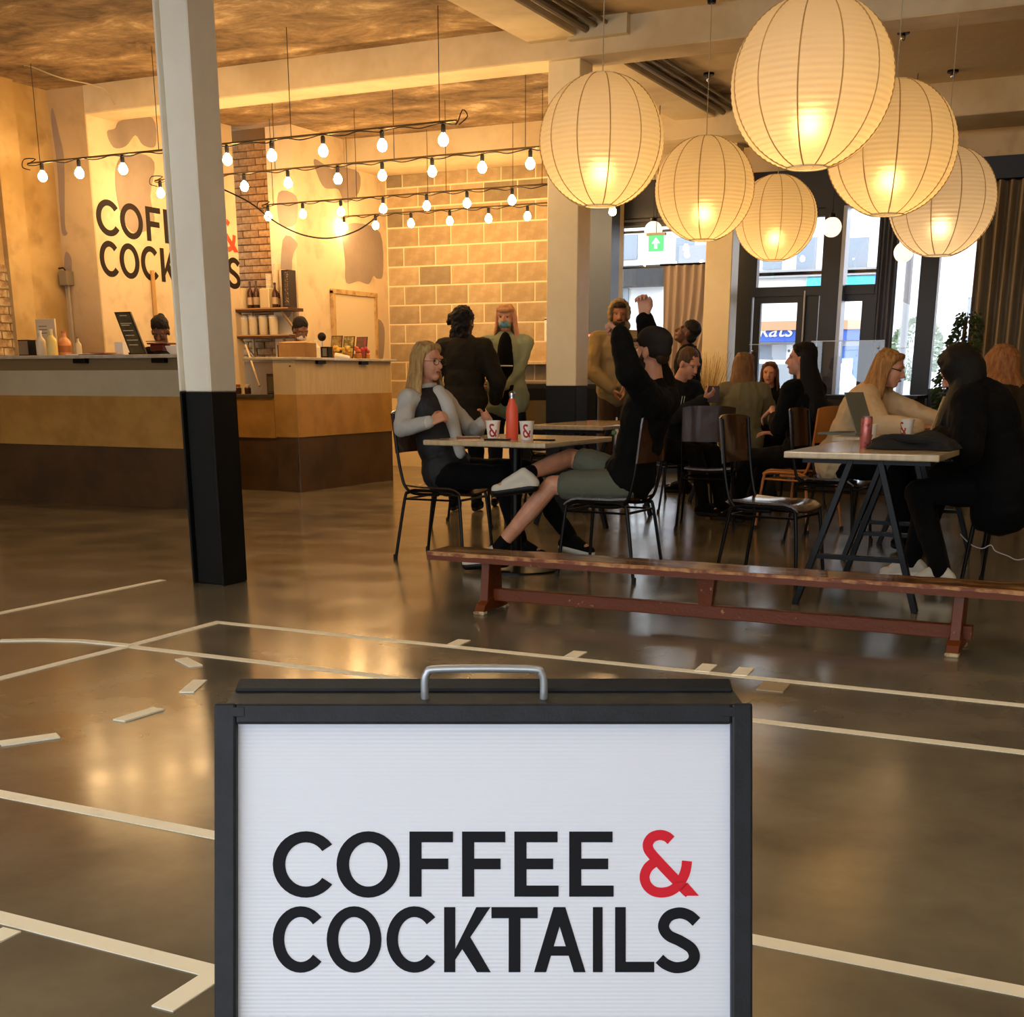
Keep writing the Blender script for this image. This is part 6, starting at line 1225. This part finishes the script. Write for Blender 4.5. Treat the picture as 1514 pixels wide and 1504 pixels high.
# ---- black haired woman all in black at the right
P, f, r = sit(-.66, 7.30, (-1, .12), .20, tall=1.0); P['hd'] = P['hd'] + f * .07 - Vector((0, 0, .05))
P['wl'] = V3(-1.02, 7.18, TT + .05); P['fl'] = P['wl'] + Vector((-.1, .03, 0)); P['wr'] = V3(-.98, 7.62, TT + .05); P['fr'] = P['wr'] + Vector((-.1, .0, 0)); arm(P, 'l', P['pel'] + Vector((0, -.6, 0))); arm(P, 'r', P['pel'] + Vector((0, .6, 0)))
P['al'] = V3(-.93, 7.02, .14); P['tl'] = V3(-1.07, 7.0, .07); P['ar'] = V3(-1.12, 7.32, .14); P['tr'] = V3(-1.26, 7.30, .07)
c = person('woman all in black with thick black hair hiding her face, bent over the right table', P, (-1, .05, -.8), SK_A, cloth('coat_black_d', (9, 9, 11)), M_blk, (cloth('trainer_white', (206, 200, 184), .6), M_paper), fem=True, loose=.05, top_name='coat', coat=.1); hair_long(c, M_bh, .30, 1.2, seed=16, n=130, puff=.026, fall=(-.12, 0, -1), hi=.010, cover=True)
# ---- right edge
P, f, r = sit(-.76, 8.80, (-1, .1), .10, tall=.98)
c = person('person with reddish blonde hair and a dark olive jacket at the right edge, back turned', P, (.25, .9, -.1), SK_A, cloth('jacket_dark_olive', (52, 42, 28)), M_blk, (M_blk, M_rubber), fem=True, loose=.05, top_name='jacket', noface=True); hair_long(c, hairm('hair_ginger', (176, 118, 66), (132, 82, 44)), .10, 1.0, seed=17, n=56, puff=.02)
# ---- staff
P, f, r = stand(-8.44, 9.74, (.55, -.85), 1.66, fem=True); P['hd'] = V3(-8.43, 9.70, 1.53)
c = person('barista with a high black bun looking down behind the left bar', P, (.35, -.85, -.55), SK_C, M_blk, M_blk, (M_blk, M_rubber), fem=True, top_name='shirt'); hair_short(c, hairm('hair_black_curly', (14, 11, 10), (26, 20, 16)), .012, .01)
hp, H = c['hp'], c['H']; b = MB(); tp = c['g']['hd'] + Vector((0, .02, .128)); b.ell(tp, (.040, .040, .036)); skinned(b, 'hair_bun', hairm('hair_black_curly', (14, 11, 10), (26, 20, 16)), c['t'], c['off'], .007, 1, .01, HAIRT)
MB().tube([tp + Vector((.034 * math.cos(a), .034 * math.sin(a), -.022)) for a in [2 * math.pi * i / 16 for i in range(16)]], .006, 6, closed=True).build('hair_tie', M_paper, c['t'], off=c['off'])
P, f, r = stand(-8.42, 11.9, (.9, -.5), 1.70, fem=True); P['hd'] = V3(-8.33, 11.8, 1.60)
c = person('barista in a white face mask leaning over the cardboard box', P, (.85, -.5, -.42), SK_C, M_blk, M_blk, (M_blk, M_rubber), fem=True, top_name='shirt'); hair_short(c, hairm('hair_black_curly', (14, 11, 10), (26, 20, 16)), .012, .0)
hp, H = c['hp'], c['H']; b = MB(); b.ell(hp(0, .072, -.05), (.048, .034, .036), H); b.ell(hp(0, .05, -.06), (.058, .036, .03), H); skinned(b, 'face_mask', mat('mask_pale', (190, 180, 176), .7), c['t'], c['off'], .006, 2)
# ================================================================== THE STREET OUTSIDE
struct('ground', MB().bx(-30, 20, YF, 60, -0.14, -0.02), mat('asphalt', (120, 120, 122), 0.9, bump=0.2, bscale=30))
t = thing('pavement', 'pale paved footway outside the doors', 'pavement', (0, 0, 0)); MB().bx(-30, 20, YF + 0.02, 18.2, -0.02, 0.0).build('slab', mat('paving', (178, 176, 170), 0.8), t, smooth=0)
M_bwhite = mat('render_white', (232, 232, 230), 0.8); M_blue = mat('shop_blue', (36, 84, 178), 0.5); M_dgl = mat('shop_window_dark', (128, 138, 150), 0.15)
t = thing('shop_building', 'white building across the street with a blue shopfront', 'building', (0, 26, 0))
def fb(name, px0, px1, py0, py1, m, dep=0.12, y=26.0, par=None):
    a = at(px0, py0, y); b_ = at(px1, py1, y); return MB().bx(a.x, b_.x, -dep, 0, b_.z, a.z).build(name, m, par or t, smooth=0)
MB().bx(-8.3, -3.9, 0, 4, -0.02, 8.0).build('wall', M_bwhite, t, smooth=0)
fb('fascia_sign', 1000, 1300, 488, 504, M_blue, 0.3); fb('cornice', 1000, 1300, 479, 487, mat('tan_cornice', (180, 140, 104), 0.7), 0.35)
fb('shop_window', 1116, 1160, 510, 560, M_dgl, 0.02); fb('shop_window', 1176, 1214, 510, 560, M_dgl, 0.02); fb('blue_door', 1236, 1272, 512, 575, mat('door_blue', (40, 110, 200), 0.4), 0.04); fb('blue_pilaster', 1284, 1300, 470, 575, M_blue, 0.2); fb('blue_pilaster', 1205, 1216, 470, 575, M_blue, 0.2)
fb('shutter', 1006, 1052, 364, 392, mat('grey_shutter', (150, 152, 156), 0.6), 0.08); fb('blue_sign', 1058, 1078, 397, 413, mat('pale_blue_sign', (120, 160, 210), 0.5), 0.1); fb('white_poster', 1246, 1260, 530, 560, M_paper, 0.06); fb('teal_band', 1195, 1300, 411, 424, mat('teal_band', (70, 190, 205), 0.5), 0.1); fb('blue_side_panel', 1296, 1312, 400, 500, mat('sky_blue_panel', (90, 150, 220), 0.5), 0.12)
for x0 in (1000, 1130, 1180, 1256): fb('window', x0, x0 + 26, 352, 398, M_dgl, 0.03)
for py in (402, 405): fb('string_course', 1110, 1300, py, py + 1.5, mat('grey_course', (150, 150, 152), 0.8), 0.15)
# white script on the blue fascia
cu = bpy.data.curves.new('script', 'FONT'); cu.body = 'kats'; cu.size = 0.42; cu.extrude = 0.006; cu.shear = 0.35
o = bpy.data.objects.new('script_tmp', cu); COL.objects.link(o); dg = bpy.context.evaluated_depsgraph_get(); me = bpy.data.meshes.new_from_object(o.evaluated_get(dg)); bpy.data.objects.remove(o)
p = at(1120, 503, 25.68); o = bpy.data.objects.new('script_lettering', me); COL.objects.link(o); o.parent = t; o.rotation_euler = (math.pi / 2, 0, 0); o.location = (p.x, -0.32, p.z + 0.06); me.materials.clear(); me.materials.append(M_paper)
t = thing('dark_shopfront', 'building across the street with a black fascia, seen through the left window', 'building', (0, 27, 0))
MB().bx(-16, -8.9, -0.3, 0.5, -0.02, 6.0).build('wall', M_bwhite, t, smooth=0)
fb('black_fascia', 912, 990, 398, 425, mat('black_fascia', (30, 28, 30), 0.5), 0.7, 27); fb('upper_window', 925, 950, 350, 385, M_dgl, 0.35, 27);  fb('turquoise_panel', 914, 922, 428, 450, mat('turquoise', (60, 190, 200), 0.5), 0.4, 27); fb('doorway', 926, 936, 428, 500, M_dgl, 0.35, 27)
t = thing('corner_building', 'pinkish white building seen through the rightmost window', 'building', (0, 34, 0)); MB().bx(-6.2, 4, 0, 4, -0.02, 5.2).build('wall', mat('render_pink', (236, 214, 206), 0.8), t, smooth=0)
for px in (1376, 1402, 1426): fb('window', px, px + 10, 440, 470, M_dgl, 0.05, 34, t); fb('window', px, px + 10, 498, 522, M_dgl, 0.05, 34, t)
fb('orange_sign', 1383, 1402, 424, 440, mat('orange_sign', (250, 160, 40), 0.5), 0.5, 34, t)
t = thing('street_tree', 'small green street tree beyond the right windows', 'tree', (-4.0, 24.6, 0)); MB().tube([(0, 0, 0), (0, 0, 1.5)], 0.06, 8).build('trunk', mat('bark', (80, 58, 34), 0.8), t)
def cr(k): a = rr.uniform(0, 6.28); ph = rr.uniform(-1, 1); q = math.sqrt(1 - ph * ph); return Vector((q * math.cos(a) * .38, q * math.sin(a) * .38, 1.6 + .5 * ph)), Vector((math.cos(a), math.sin(a), ph))
o = leaf_cloud(1300, cr, 0.1, 0.025).build('foliage', mat('tree_green', (120, 138, 104), 0.7), t, smooth=0); o['kind'] = 'stuff'
def car(x, y, rz, label, c):
    t = thing('car', label, 'car', (x, y, 0), rz); body = [(-2.0, .3), (2.0, .3), (2.05, .62), (1.9, .82), (1.0, .92), (.55, 1.38), (-1.1, 1.42), (-1.75, 1.0), (-2.05, .85)]
    MB().prism(body, lambda a, b_, d: (a, .8 - d, b_), 1.6).build('body', c, t, smooth=0, bevel=.05)
    MB().prism([(.85, .94), (.5, 1.32), (-1.05, 1.35), (-1.6, 1.0)], lambda a, b_, d: (a, .815 - d, b_), 1.63).build('windows', M_dgl, t, smooth=0)
    for wx in (-1.25, 1.25):
        for wy in (-.72, .72): w = MB().lathe([(0, -.1), (.3, -.1), (.32, -.06), (.32, .06), (.3, .1), (0, .1)], 20); w.v = [(wx + a, wy + c_, .32 + b_) for a, b_, c_ in w.v]; w.build('wheel', M_rubber, t)
car(-5.6, 22.6, 0.03, 'white car parked outside, seen through the doors', mat('car_white', (225, 228, 232), 0.3)); car(-10.4, 22.4, 0, 'silver car parked outside the left window', mat('car_silver', (180, 185, 192), 0.3, 0.4)); car(-0.9, 21.8, 0, 'pale blue car outside the right windows', mat('car_blue', (130, 160, 200), 0.3))
t = thing('lamp_post', 'grey street lamp post outside the right windows', 'lamp post', (at(1340, 450, 19).x, 19, 0)); MB().tube([(0, 0, 0), (0, 0, 4.2)], 0.05, 10).build('post', mat('grey_post', (120, 122, 128), 0.5), t); MB().bx(-.12, .12, -.25, .1, 4.2, 4.3).build('lamp_head', M_frame, t, smooth=0)
t = thing('cafe_chairs_outside', 'metal cafe table standing outside the doors', 'table', (-4.4, 16.9, 0)); MB().lathe([(.02, 0), (.02, .72), (.32, .72), (.32, .745), (0, .745)], 20).build('top', M_chrome, t); MB().lathe([(.22, 0), (.22, .02), (.02, .05)], 20).build('base', M_metal, t); t.name = 'cafe_table'
